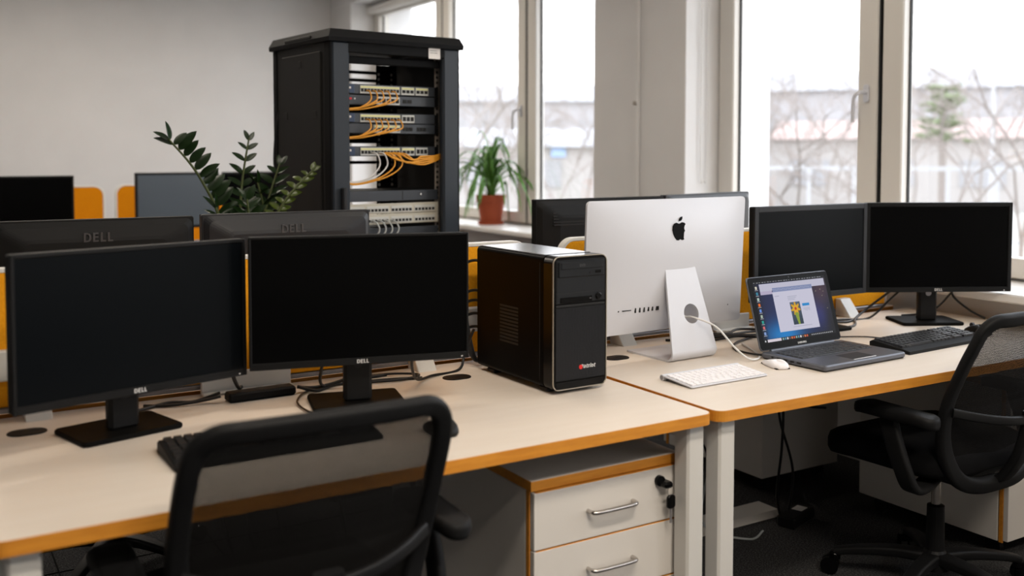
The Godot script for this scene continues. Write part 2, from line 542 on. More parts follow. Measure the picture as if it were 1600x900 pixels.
func windows() -> void:
	var names := ["window by the far corner behind the rack", "window behind the right-hand screens", "window beside the camera"]
	for w in 3:
		var o: Array = OPENINGS[w]
		var win := thing("window_%d" % (w + 1), "tall white framed %s with clear panes" % names[w], "window", Vector3(3.90, SILL + 0.035, o[0]))
		win.set_meta("kind", "structure")
		var width: float = o[3] - o[0]
		var top := HEAD - SILL - 0.035
		var st := begin()
		box(st, Vector3(0.04, 0.025, width / 2), Vector3(0.09, 0.05, width), 0.004)
		box(st, Vector3(0.04, top - 0.03, width / 2), Vector3(0.09, 0.06, width), 0.004)
		for z in [0.03, o[1] - o[0], o[2] - o[0], width - 0.03]:
			box(st, Vector3(0.04, top / 2, z), Vector3(0.09, top, 0.06), 0.004)
		put(st, "outer_frame", M.frame, win)
		for k in 3:
			var a: float = o[k] - o[0] + 0.012
			var b: float = o[k + 1] - o[0] - 0.012
			var y0 := 0.012
			var y1 := top - 0.02
			var bw := 0.112
			st = begin()
			for z in [a + bw / 2, b - bw / 2]:
				box(st, Vector3(-0.012, (y0 + y1) / 2, z), Vector3(0.075, y1 - y0, bw), 0.006)
			for y in [y0 + bw / 2 - 0.015, y1 - bw / 2]:
				box(st, Vector3(-0.012, y, (a + b) / 2), Vector3(0.07, bw - 0.03, b - a - bw * 2 + 0.01), 0.004)
			var sash := put(st, "sash", M.frame, win)
			st = begin()
			for z in [a + bw + 0.003, b - bw - 0.003]:
				box(st, Vector3(0.0, (y0 + y1) / 2, z), Vector3(0.014, y1 - y0 - bw, 0.007))
			put(st, "gasket", M.gasket, sash)
			if k < 2: put(bx(Vector3(-0.030, (y0 + y1) / 2, b + 0.012), Vector3(0.040, y1 - y0, 0.007)), "meeting_seal", M.gasket, win)
			put(bx(Vector3(0.002, (y0 + y1) / 2, (a + b) / 2), Vector3(0.006, y1 - y0 - 0.1, b - a - bw * 2 + 0.02)), "pane", M.glass, sash)
			if k == 0 and w == 1 or k == 1 and w == 0:
				var hz := b - bw * 0.5
				var h := Node3D.new()
				h.name = "handle"
				win.add_child(h, true)
				h.position = Vector3(-0.05, 0.80 + (0.03 if w == 0 else 0.0), hz)
				st = begin()
				prism(st, rrect(0.030, 0.085, 0.014), 0.0, 0.012, Transform3D(Basis(Vector3(0, 0, -1), Vector3.UP, Vector3(-1, 0, 0)).orthonormalized(), Vector3.ZERO), 0.002)
				put(st, "handle_plate", M.silver, h)
				st = begin()
				tube(st, spline([Vector3(0, 0.005, 0), Vector3(-0.035, 0.006, 0), Vector3(-0.052, 0.0, -0.012), Vector3(-0.055, -0.02, -0.03), Vector3(-0.054, -0.07, -0.036), Vector3(-0.053, -0.135, -0.037)], 5), 0.0085, 10)
				put(st, "handle_lever", M.silver, h)
	# sills
	for w in 3:
		var o: Array = OPENINGS[w]
		var st := begin()
		box(st, Vector3(3.70, SILL + 0.017, (o[0] + o[3]) / 2), Vector3(0.44, 0.034, o[3] - o[0] + (0.0 if w < 2 else -0.05)), 0.006)
		struct(st, "trim_%d" % (w + 1), M.sill, ["white sill under the far window, holding the spider plant", "white sill under the near window behind the screens", "white sill under the window beside the camera"][w], "window sill")
	# roller blind cassettes and one bead-chain loop
	for w in 2:
		var o: Array = OPENINGS[w]
		var t := thing("roller_blind", ["white rolled-up blind at the top of the far window", "white rolled-up blind with a hanging chain at the near window"][w], "blind", Vector3(3.82, HEAD - 0.055, (o[0] + o[3]) / 2))
		var st := begin()
		var len: float = o[3] - o[0] - 0.06
		var along := Transform3D(Basis(Vector3(0, 1, 0), Vector3(0, 0, 1), Vector3(1, 0, 0)), Vector3.ZERO)
		cyl(st, Vector3(0, -len / 2, 0), 0.045, len, 20, along)
		put(st, "roll", M.white_plastic, t)
		st = begin()
		for s in [-1, 1]:
			box(st, Vector3(0.0, 0.0, s * (len / 2 + 0.012)), Vector3(0.09, 0.1, 0.02), 0.004)
		put(st, "bracket", M.white_plastic, t)
		if w == 1:
			st = begin()
			var z0 := -len / 2 + 0.01
			var loop := [Vector3(-0.10, 0.0, z0 - 0.025), Vector3(-0.10, -0.8, z0 - 0.025), Vector3(-0.10, -1.45, z0 - 0.025), Vector3(-0.075, -1.50, z0 - 0.025), Vector3(-0.05, -1.45, z0 - 0.025), Vector3(-0.05, -0.8, z0 - 0.025), Vector3(-0.05, 0.0, z0 - 0.025)]
			tube(st, spline(loop, 6), 0.0025, 6)
			put(st, "pull_chain", M.white_plastic, t)

# ---------------------------------------------------------------- desks
func desk_proto(length: float, depth: float) -> Node3D:   # origin on the floor under the front left corner; the desk runs to +x and -z
	var t := thing("office_desk", "", "desk")
	var top := 0.028
	var st := begin()
	prism(st, inset(rrect(length, depth, 0.03, 6), 0.0022), DESK - top + 0.001, DESK, flat_xf(Vector3(length / 2, 0, -depth / 2)), 0.0)
	put(st, "desk_top", M.laminate, t)
	# edge band: a ring round the top
	st = begin()
	var outer := rrect(length, depth, 0.03, 6)
	var inner := inset(outer, 0.0022)
	var xf := flat_xf(Vector3(length / 2, 0, -depth / 2))
	var y0 := DESK - top
	var y1 := DESK - 0.0006
	for i in outer.size():
		var j := (i + 1) % outer.size()
		quad(st, xf * Vector3(outer[i].x, outer[i].y, y0), xf * Vector3(outer[j].x, outer[j].y, y0), xf * Vector3(outer[j].x, outer[j].y, y1), xf * Vector3(outer[i].x, outer[i].y, y1))
		quad(st, xf * Vector3(outer[i].x, outer[i].y, y1), xf * Vector3(outer[j].x, outer[j].y, y1), xf * Vector3(inner[j].x, inner[j].y, y1), xf * Vector3(inner[i].x, inner[i].y, y1))
		quad(st, xf * Vector3(inner[i].x, inner[i].y, y0), xf * Vector3(inner[j].x, inner[j].y, y0), xf * Vector3(outer[j].x, outer[j].y, y0), xf * Vector3(outer[i].x, outer[i].y, y0))
	put(st, "edge_band", M.edge, t)
	for x in [0.057, length - 0.034]:
		for z in [-0.055, -depth + 0.055]:
			put(bx(Vector3(x, (DESK - top) / 2, z), Vector3(0.055, DESK - top, 0.055), 0.006), "leg", M.white_metal, t)
	st = begin()
	for z in [-0.30, -depth + 0.07]:
		box(st, Vector3(length / 2, DESK - top - 0.025, z), Vector3(length - 0.15, 0.04, 0.025), 0.003)
	for x in [0.057, length - 0.034]:
		box(st, Vector3(x, DESK - top - 0.025, -depth / 2), Vector3(0.03, 0.04, depth - 0.16), 0.003)
	put(st, "under_frame", M.white_metal, t)
	return t

func grommet(desk: Node3D, x: float, z: float) -> void:
	var st := begin()
	prism(st, rrect(0.085, 0.06, 0.0299, 10), DESK - 0.001, DESK + 0.0025, flat_xf(Vector3(x, 0, z)), 0.001)
	var g := put(st, "cable_grommet", M.black_soft, desk)
	put(bx(Vector3(x, DESK + 0.0028, z - 0.012), Vector3(0.05, 0.001, 0.012)), "slot", M.port_hole, g)

func desks() -> void:
	var a := desk_proto(1.595, 0.86)
	a.position = Vector3(0.10, 0, -1.815)
	tag(a, "cream desk with orange-brown edge carrying two black screens and the tower computer", "desk")
	grommet(a, 0.126, -0.692)
	grommet(a, 1.235, -0.675)
	var b := desk_proto(1.85, 0.86)
	b.position = Vector3(1.708, 0, -1.815)
	b.rotation.y = deg_to_rad(-0.6)
	tag(b, "cream desk against the window wall carrying the silver all-in-one and the open laptop", "desk")
	grommet(b, 0.175, -0.655)
	var c := dup(a, Vector3(1.695, 0, -3.575), PI, "cream desk behind the orange divider on the side of the two black screens")
	for i in 2: c.get_child(c.get_child_count() - 1).free()
	c = dup(b, Vector3(3.555, 0, -3.575), PI, "cream desk behind the orange divider and the silver all-in-one")
	c.get_child(c.get_child_count() - 1).free()
	var d := desk_proto(1.45, 0.8)
	d.position = Vector3(-0.30, 0, -6.38)
	tag(d, "cream desk at the back by the far wall under a black screen", "desk")
	dup(d, Vector3(1.20, 0, -6.38), 0.0, "cream desk at the back by the far wall under a grey screen")
	# floor duct along the gap between the rows
	var t := thing("floor_duct", "flat pale cable duct on the carpet under the orange divider", "cable duct", Vector3(2.2, 0, -2.70))
	var st := begin()
	prism(st, PackedVector2Array([Vector2(-0.065, 0), Vector2(0.065, 0), Vector2(0.05, 0.022), Vector2(-0.05, 0.022)]), -0.80, 0.60, Transform3D(Basis(Vector3(0, 0, -1), Vector3.UP, Vector3(1, 0, 0)), Vector3.ZERO))
	put(st, "cover", M.panel, t)
	put(bx(Vector3(0.35, 0.0235, 0), Vector3(0.006, 0.003, 0.1)), "joint", M.black_soft, t)

func partition(called: String, label: String, x0: float, x1: float, z: float, y0: float, y1: float, r: float, fab: Material, feet: Array) -> Node3D:
	var t := thing(called, label, "desk divider", Vector3((x0 + x1) / 2, y0, z))
	var w := x1 - x0
	var h := y1 - y0
	var st := begin()
	var outer := PackedVector2Array()   # square at the bottom, rounded at the top
	outer.append(Vector2(-w / 2, 0)); outer.append(Vector2(w / 2, 0))
	for i in 9: outer.append(Vector2(w / 2 - r, h - r) + Vector2.from_angle(PI / 2 * i / 8.0) * r)
	for i in 9: outer.append(Vector2(-w / 2 + r, h - r) + Vector2.from_angle(PI / 2 + PI / 2 * i / 8.0) * r)
	prism(st, inset(outer, 0.010), -0.0125, 0.0125, Transform3D.IDENTITY, 0.003)
	put(st, "fabric_panel", fab, t)
	st = begin()
	var path := PackedVector3Array()
	for i in range(1, outer.size()): path.append(Vector3(outer[i].x, outer[i].y, 0))
	path.append(Vector3(outer[0].x, outer[0].y, 0))
	var mid := inset(outer, 0.006)
	path = PackedVector3Array()
	for i in range(1, mid.size()): path.append(Vector3(mid[i].x, mid[i].y, 0))
	path.append(Vector3(mid[0].x, mid[0].y, 0))
	skin(st, frames(path, false, Vector3(0, 0, 1)), rrect(0.012, 0.030, 0.003, 2), false, [], false)
	put(st, "edge_trim", M.white_plastic, t)
	put(bx(Vector3(0, 0.002, 0), Vector3(w - 0.02, 0.012, 0.032), 0.002), "bottom_rail", M.silver_dark, t)
	for fx in feet:
		st = begin()
		prism(st, PackedVector2Array([Vector2(-0.075, -0.012), Vector2(0.0, -0.012), Vector2(0.0, 0.055), Vector2(-0.022, 0.055)]), -0.03, 0.03, Transform3D(Basis(Vector3(0, 0, -1), Vector3.UP, Vector3(1, 0, 0)), Vector3(fx - (x0 + x1) / 2, -0.002, 0.015)), 0.002)
		put(st, "foot", M.white_plastic, t)
	return t

func partitions() -> void:
	var p := partition("desk_divider", "orange fabric desk divider behind the two black screens and the tower", 0.02, 1.70, -2.693, 0.744, 1.094, 0.055, M.fabric, [0.262, 1.30])
	for x in [-0.665, 0.655]:
		put(bx(Vector3(x - 0.01, 0.115, 0.02), Vector3(0.085, 0.075, 0.03), 0.004), "bracket", M.white_plastic, p)
	p = partition("desk_divider", "orange fabric desk divider behind the silver all-in-one and the laptop", 1.822, 3.446, -2.693, 0.744, 1.094, 0.055, M.fabric, [2.052, 3.165])
	partition("desk_divider", "orange desk divider with rounded corner behind the black screen by the far wall", -0.35, 1.16, -7.22, 0.744, 1.155, 0.07, M.far_fabric, [])
	partition("desk_divider", "orange desk divider with rounded corner behind the grey screen by the far wall", 1.227, 2.70, -7.22, 0.744, 1.16, 0.07, M.far_fabric, [])
	# flat white cable trays standing on the desks in front of the dividers
	for a in [[0.656, 0.90, "flat white cable tray under the gap between the two black screens"], [2.46, 2.64, "flat white cable tray between the silver all-in-one and the laptop"]]:
		var t := thing("cable_tray", a[2], "cable tray", Vector3((a[0] + a[1]) / 2, DESK, -2.655))
		put(bx(Vector3(0, 0.028, 0), Vector3(a[1] - a[0], 0.056, 0.012), 0.002), "front_plate", M.white_plastic, t)
		put(bx(Vector3(0, 0.004, 0.012), Vector3(a[1] - a[0], 0.008, 0.03), 0.002), "base_plate", M.white_plastic, t)

# ---------------------------------------------------------------- drawer units
func pedestals() -> void:
	var t := thing("drawer_unit", "white mobile drawer unit with orange top edge and keys hanging from its lock", "drawer unit", Vector3(1.4435, 0, -1.915))
	var w := 0.443
	var d := 0.60
	put(bx(Vector3(0, 0.325, -d / 2 - 0.012), Vector3(w, 0.52, d - 0.03), 0.002), "body", M.panel, t)
	var st := begin()
	box(st, Vector3(0, 0.5985, -d / 2), Vector3(w + 0.006, 0.023, d + 0.004), 0.001)
	put(st, "edge_band", M.edge, t)
	put(bx(Vector3(0, 0.6105, -d / 2), Vector3(w + 0.001, 0.0015, d - 0.001)), "top_sheet", M.panel, t)
	for s in [-1, 1]: put(bx(Vector3(s * (w / 2 - 0.003), 0.325, -0.016), Vector3(0.0075, 0.522, 0.013)), "edge_strip", M.edge, t)
	var rows := [[0.449, 0.584], [0.306, 0.445], [0.072, 0.302]]
	for i in 3:
		var y0: float = rows[i][0]
		var y1: float = rows[i][1]
		var dr := put(bx(Vector3(0, (y0 + y1) / 2, 0.0), Vector3(w - 0.003, y1 - y0, 0.018), 0.0012), "drawer", M.panel, t)
		put(bx(Vector3(0, y1 - 0.0005, 0.0), Vector3(w - 0.016, 0.0035, 0.0165), 0.0005), "drawer_edge", M.edge, dr)
		st = begin()
		var hy := (y0 + y1) / 2
		var pts := [Vector3(-0.067, hy, 0.006), Vector3(-0.067, hy, 0.024), Vector3(-0.062, hy, 0.031), Vector3(-0.05, hy, 0.034), Vector3(0.0, hy, 0.035), Vector3(0.05, hy, 0.034), Vector3(0.062, hy, 0.031), Vector3(0.067, hy, 0.024), Vector3(0.067, hy, 0.006)]
		tube(st, spline(pts, 4), 0.0052, 10)
		put(st, "handle", M.chrome, dr)
	for x in [-0.17, 0.17]:
		for z in [-0.07, -0.53]:
			st = begin()
			cyl(st, Vector3(0, -0.011, 0), 0.028, 0.022, 16, Transform3D(Basis(Vector3(0, 0, 1), Vector3(1, 0, 0), Vector3(0, 1, 0)), Vector3(x, 0.028, z)))
			box(st, Vector3(x, 0.056, z), Vector3(0.03, 0.03, 0.03), 0.003)
			put(st, "castor", M.black, t)
	# lock and keys
	st = begin()
	var fwd := Transform3D(Basis(Vector3(1, 0, 0), Vector3(0, 0, 1), Vector3(0, -1, 0)), Vector3(0.150, 0.553, 0.009))
	cyl(st, Vector3(0, 0, 0), 0.0135, 0.010, 20, fwd)
	var lock := put(st, "lock", M.black_gloss, t)
	st = begin()
	box(st, Vector3(0.157, 0.548, 0.028), Vector3(0.026, 0.016, 0.034), 0.005)
	put(st, "key_head", M.black_gloss, lock)
	var keys := thing("key", "spare key with black head hanging below the lock of the drawer unit", "key", Vector3(1.612, 0.503, -1.880))
	st = begin()
	prism(st, rrect(0.025, 0.034, 0.008), -0.0045, 0.0045, Transform3D.IDENTITY, 0.002)
	put(st, "key_head", M.black_gloss, keys)
	put(bx(Vector3(0, -0.034, 0), Vector3(0.0075, 0.040, 0.002), 0.0006), "key_blade", M.silver_dark, keys)
	st = begin()
	var ring := []
	for i in 12: ring.append(Vector3(sin(TAU * i / 12.0) * 0.010, 0.026 + cos(TAU * i / 12.0) * 0.014, -0.0005))
	tube(st, spline(ring, 2, true), 0.0009, 5, true)
	put(st, "key_ring", M.chrome, keys)
	dup(t, Vector3(3.335, 0, -1.935), 0.0, "white drawer unit standing behind the right-hand mesh chair by the wall")
	dup(t, Vector3(3.128, 0, -3.435), PI, "white drawer unit seen from the back under the opposite desk beyond the floor duct")

# ---------------------------------------------------------------- chairs
func back_z(y: float) -> float:
	var c := [[0.38, 0.205], [0.46, 0.195], [0.55, 0.197], [0.65, 0.222], [0.75, 0.264], [0.85, 0.307], [0.95, 0.345]]
	for i in c.size() - 1:
		if y <= c[i + 1][0]:
			return lerpf(c[i][1], c[i + 1][1], smoothstep(0.0, 1.0, clampf((y - c[i][0]) / (c[i + 1][0] - c[i][0]), 0, 1)) * 0.3 + clampf((y - c[i][0]) / (c[i + 1][0] - c[i][0]), 0, 1) * 0.7)
	return c[-1][1]

func half_width(y: float) -> float:
	var c := [[0.40, 0.10], [0.43, 0.165], [0.48, 0.20], [0.56, 0.224], [0.68, 0.238], [0.80, 0.236], [0.87, 0.228], [0.91, 0.20]]
	for i in c.size() - 1:
		if y <= c[i + 1][0]:
			return lerpf(c[i][1], c[i + 1][1], clampf((y - c[i][0]) / (c[i + 1][0] - c[i][0]), 0, 1))
	return c[-1][1]

func on_back(x: float, y: float) -> Vector3:
	return Vector3(x, y, back_z(y) - 0.028 * pow(absf(x) / 0.24, 2.0))

func chairs() -> void:
	var t := thing("office_chair", "black mesh office chair pushed up to the desk with the two black screens", "chair", Vector3(0.619, 0, -1.93))
	# back frame
	var ctl := [[0.0, 0.402], [0.09, 0.404], [0.155, 0.424], [0.195, 0.472], [0.220, 0.55], [0.237, 0.66], [0.238, 0.77], [0.234, 0.845], [0.224, 0.884], [0.195, 0.908], [0.14, 0.912], [0.0, 0.914]]
	var loop := []
	for c in ctl: loop.append(on_back(c[0], c[1]))
	for i in range(ctl.size() - 2, 0, -1): loop.append(on_back(-ctl[i][0], ctl[i][1]))
	var path := spline(loop, 5, true)
	var sc := []
	for p in path:
		var k := smoothstep(0.72, 0.46, p.y)
		sc.append(Vector2(lerpf(1.0, 1.25, k), lerpf(1.0, 1.35, k)))
	var st := begin()
	skin(st, frames(path, true, Vector3(0, -0.25, 1).normalized()), rrect(0.038, 0.026, 0.010, 4), true, sc)
	put(st, "back_frame", M.black_soft, t)
	# woven back: ribbons both ways
	st = begin()
	var y_lo := 0.43
	var y_hi := 0.903
	var pitch := 0.0034
	var wd := 0.00102
	var n := int(0.46 / pitch)
	for i in n:
		var x := -0.23 + i * pitch
		var pr := Vector3.ZERO
		var have := false
		for k in 19:
			var y := lerpf(y_lo, y_hi, k / 18.0)
			if absf(x) > half_width(y) - 0.008:
				have = false
				continue
			var p := on_back(x, y)
			if have:
				quad(st, pr - Vector3(wd, 0, 0), pr + Vector3(wd, 0, 0), p + Vector3(wd, 0, 0), p - Vector3(wd, 0, 0))
			pr = p
			have = true
	n = int((y_hi - y_lo) / pitch)
	for j in n:
		var y := y_lo + j * pitch
		var hw := half_width(y) - 0.006
		var pr := Vector3.ZERO
		for k in 11:
			var x := lerpf(-hw, hw, k / 10.0)
			var p := on_back(x, y) + Vector3(0, 0, 0.0004)
			if k > 0:
				quad(st, pr - Vector3(0, wd, 0), p - Vector3(0, wd, 0), p + Vector3(0, wd, 0), pr + Vector3(0, wd, 0))
			pr = p
	var mesh_part := put(st, "mesh_back", M.mesh_thread, t)
	mesh_part.set_meta("kind", "stuff")
	# lumbar bar and spine
	st = begin()
	var bar := []
	for k in 9:
		var x := -0.232 + 0.058 * k
		var u := 1.0 - pow(absf(x) / 0.232, 2.0)
		bar.append(Vector3(x, 0.640 - 0.030 * u, on_back(x, 0.66).z + 0.012 + 0.060 * u))
	skin(st, frames(spline(bar, 3), false, Vector3(0, 0, 1)), rrect(0.026, 0.014, 0.005, 3))
	put(st, "lumbar_bar", M.black, t)
	st = begin()
	var sp := spline([Vector3(0, 0.635, 0.300), Vector3(0, 0.56, 0.288), Vector3(0, 0.48, 0.260), Vector3(0, 0.41, 0.205), Vector3(0, 0.392, 0.10), Vector3(0, 0.392, 0.02)], 4)
	skin(st, frames(sp, false, Vector3(1, 0, 0)), rrect(0.026, 0.055, 0.009, 3))
	put(st, "spine", M.black, t)
	# seat
	st = begin()
	var rings := []
	for r in [[0.90, 0.425], [0.97, 0.432], [1.0, 0.450], [1.0, 0.478], [0.975, 0.497], [0.90, 0.508], [0.6, 0.512], [0.2, 0.510]]:
		var ring := PackedVector3Array()
		for q in rrect(0.50, 0.48, 0.12, 8):
			var drop := 0.03 * pow(maxf(0.0, q.y / 0.24), 3.0)
			ring.append(Vector3(q.x * r[0], r[1] - drop * r[0], -q.y * r[0] - 0.04))
		rings.append(ring)
	loft(st, rings)
	put(st, "seat", M.black_cloth, t)
	put(bx(Vector3(0, 0.405, 0.0), Vector3(0.20, 0.05, 0.28), 0.015), "tilt_mechanism", M.black, t)
	# arms
	for s in [-1, 1]:
		st = begin()
		var pr2 := []
		for r in [[0.86, 0.612], [1.0, 0.620], [1.0, 0.632], [0.93, 0.641], [0.7, 0.644]]:
			var ring := PackedVector3Array()
			for q in rrect(0.075, 0.27, 0.034, 6):
				var flare := 1.0 + 0.12 * (q.y / 0.135)
				ring.append(Vector3(s * 0.31 + q.x * r[0] * flare, r[1] - 0.010 * pow(absf(q.y) / 0.135, 3.0), -q.y * (0.9 + 0.1 * r[0]) + 0.085))
			pr2.append(ring)
		loft(st, pr2)
		var arm := put(st, "armrest", M.black_soft, t)
		st = begin()
		var post := spline([Vector3(s * 0.31, 0.616, 0.06), Vector3(s * 0.312, 0.585, 0.065), Vector3(s * 0.314, 0.53, 0.085), Vector3(s * 0.308, 0.46, 0.11), Vector3(s * 0.285, 0.408, 0.12), Vector3(s * 0.22, 0.40, 0.11), Vector3(s * 0.09, 0.402, 0.06)], 5)
		var fr := frames(post, false, Vector3(0, 0, 1))
		skin(st, fr, rrect(0.024, 0.058, 0.010, 4))
		put(st, "arm_post", M.black_soft, arm)
	# gas lift and star base
	st = begin()
	cyl(st, Vector3(0, 0.25, 0), 0.014, 0.15, 20)
	put(st, "gas_lift", M.chrome, t)
	st = begin()
	lathe(st, [Vector2(0, 0.07), Vector2(0.045, 0.07), Vector2(0.045, 0.11), Vector2(0.028, 0.13), Vector2(0.026, 0.27), Vector2(0.014, 0.275)], 20, Transform3D.IDENTITY, false)
	var hub := put(st, "hub", M.black, t)
	for k in 5:
		var a := TAU * k / 5 + 0.35
		var dir := Vector3(cos(a), 0, sin(a))
		st = begin()
		var lp := spline([dir * 0.03 + Vector3(0, 0.105, 0), dir * 0.12 + Vector3(0, 0.105, 0), dir * 0.22 + Vector3(0, 0.092, 0), dir * 0.30 + Vector3(0, 0.074, 0)], 3)
		var ls := []
		for i in lp.size(): ls.append(Vector2.ONE * lerpf(1.0, 0.6, float(i) / (lp.size() - 1)))
		skin(st, frames(lp, false, Vector3.UP), rrect(0.055, 0.036, 0.010, 3), false, ls)
		put(st, "base_arm", M.black, hub)
		st = begin()
		var side := dir.cross(Vector3.UP)
		for q in [-1, 1]:
			cyl(st, Vector3(0, -0.01, 0), 0.028, 0.02, 16, Transform3D(Basis(dir, side, Vector3.UP), dir * 0.315 + side * q * 0.014 + Vector3(0, 0.028, 0)))
		box(st, dir * 0.30 + Vector3(0, 0.058, 0), Vector3(0.03, 0.03, 0.03), 0.006)
		put(st, "castor", M.black_gloss, hub)
	dup(t, Vector3(2.735, 0, -1.93), 0.0, "black mesh office chair pushed up to the desk with the laptop")
	dup(t, Vector3(0.56, 0, -3.44), PI + 0.08, "black office chair at the opposite desk, its star base showing under the left desk")

# ---------------------------------------------------------------- screens
func monitor(label: String, at: Vector3, turn: float, w: float, h: float, yb: float, bezel: float, chin: float, plate: Vector2, group: String, o := {}) -> Node3D:
	var t := thing("monitor", label, "monitor", Vector3(at.x, DESK, at.z), turn, group)
	var head := 0.105   # front face, ahead of the stand
	var y0 := yb - DESK
	var st := begin()
	# shell: a slab with a tapering back
	var yc := y0 + h / 2
	var base := Transform3D(Basis.IDENTITY, Vector3(0, yc, head))
	prism(st, rrect(w, h, 0.006, 3), -0.026, -0.002, base, 0.002)
	var rings := []
	for r in [[0.985, 0.97, -0.026], [0.93, 0.88, -0.040], [0.74, 0.68, -0.052], [0.70, 0.62, -0.054]]:
		var ring := PackedVector3Array()
		for q in rrect(w * r[0], h * r[1], 0.02, 4): ring.append(Vector3(q.x, yc + q.y, head + r[2]))
		ring.reverse()
		rings.append(ring)
	loft(st, rings, true, false)
	var shell := put(st, "shell", M.charcoal if o.has("grey_back") else M.black_soft, t)
	# bezel bars stand proud of the panel
	st = begin()
	var z := head + 0.0005
	for s in [-1, 1]:
		box(st, Vector3(s * (w / 2 - bezel / 2), yc, z), Vector3(bezel, h, 0.007), 0.0015)
	box(st, Vector3(0, y0 + h - bezel / 2, z), Vector3(w - bezel * 2 + 0.003, bezel, 0.007), 0.0015)
	box(st, Vector3(0, y0 + chin / 2, z), Vector3(w - bezel * 2 + 0.003, chin, 0.007), 0.0015)
	put(st, "bezel", o.get("bezel_mat", M.black), t)
	put(bx(Vector3(0, y0 + (h + chin - bezel) / 2, head - 0.001), Vector3(w - bezel * 1.9, h - bezel - chin + 0.002, 0.004)), "screen", o.get("screen_mat", M.screen), t)
	if o.get("front_text", true):
		put_mesh(text_mesh("DELL", 0.0095 if chin > 0.015 else 0.008), "logo", M.white_print, t, Transform3D(Basis.IDENTITY, Vector3(0, y0 + chin / 2, head + 0.0042)))
		put(bx(Vector3(w / 2 - bezel - 0.012, y0 + 0.006, head + 0.0042), Vector3(0.004, 0.003, 0.001)), "power_light", M.white_print, t)
	if o.get("back_text", false):
		put_mesh(text_mesh("DELL", 0.026, 0.006), "back_logo", M.grey_print, shell, Transform3D(Basis(Vector3.UP, PI), Vector3(o.get("logo_x", 0.0), y0 + h * 0.845, head - 0.0525)))
		put(bx(Vector3(0, y0 + h - 0.020, head - 0.031), Vector3(w * 0.80, 0.0025, 0.012)), "vent_slot", M.port_hole, shell)
	if o.has("vents"):
		for r in 5:
			put(bx(Vector3(0, y0 + h * 0.86 - r * 0.011, head - 0.046 - r * 0.0018), Vector3(w * 0.80, 0.004, 0.006)), "vent_slot", M.port_hole, shell)
	# stand
	put(bx(Vector3(0, y0 + h * 0.40, head - 0.062), Vector3(0.17, 0.14, 0.03), 0.006), "mount", M.black, t)
	var neck := y0 + h * 0.45
	put(bx(Vector3(0, neck / 2 + 0.006, head - 0.088), Vector3(0.072, neck - 0.006, 0.030), 0.008), "neck", M.black, t)
	var st2 := begin()
	prism(st2, rrect(0.022, 0.022, 0.0105, 8), 0.0, 0.0012, Transform3D(Basis.IDENTITY, Vector3(0, y0 - 0.014, head - 0.0735)), 0.0)
	put(st2, "cable_hole", M.silver_dark if o.has("bright_hole") else M.port_hole, t)
	st = begin()
	prism(st, rrect(plate.x, plate.y, 0.014, 4), 0.0, 0.012, flat_xf(Vector3(o.get("base_x", 0.0), 0, o.get("base_z", 0.0))), 0.003)
	put(st, "stand_base", M.stand, t)
	return t

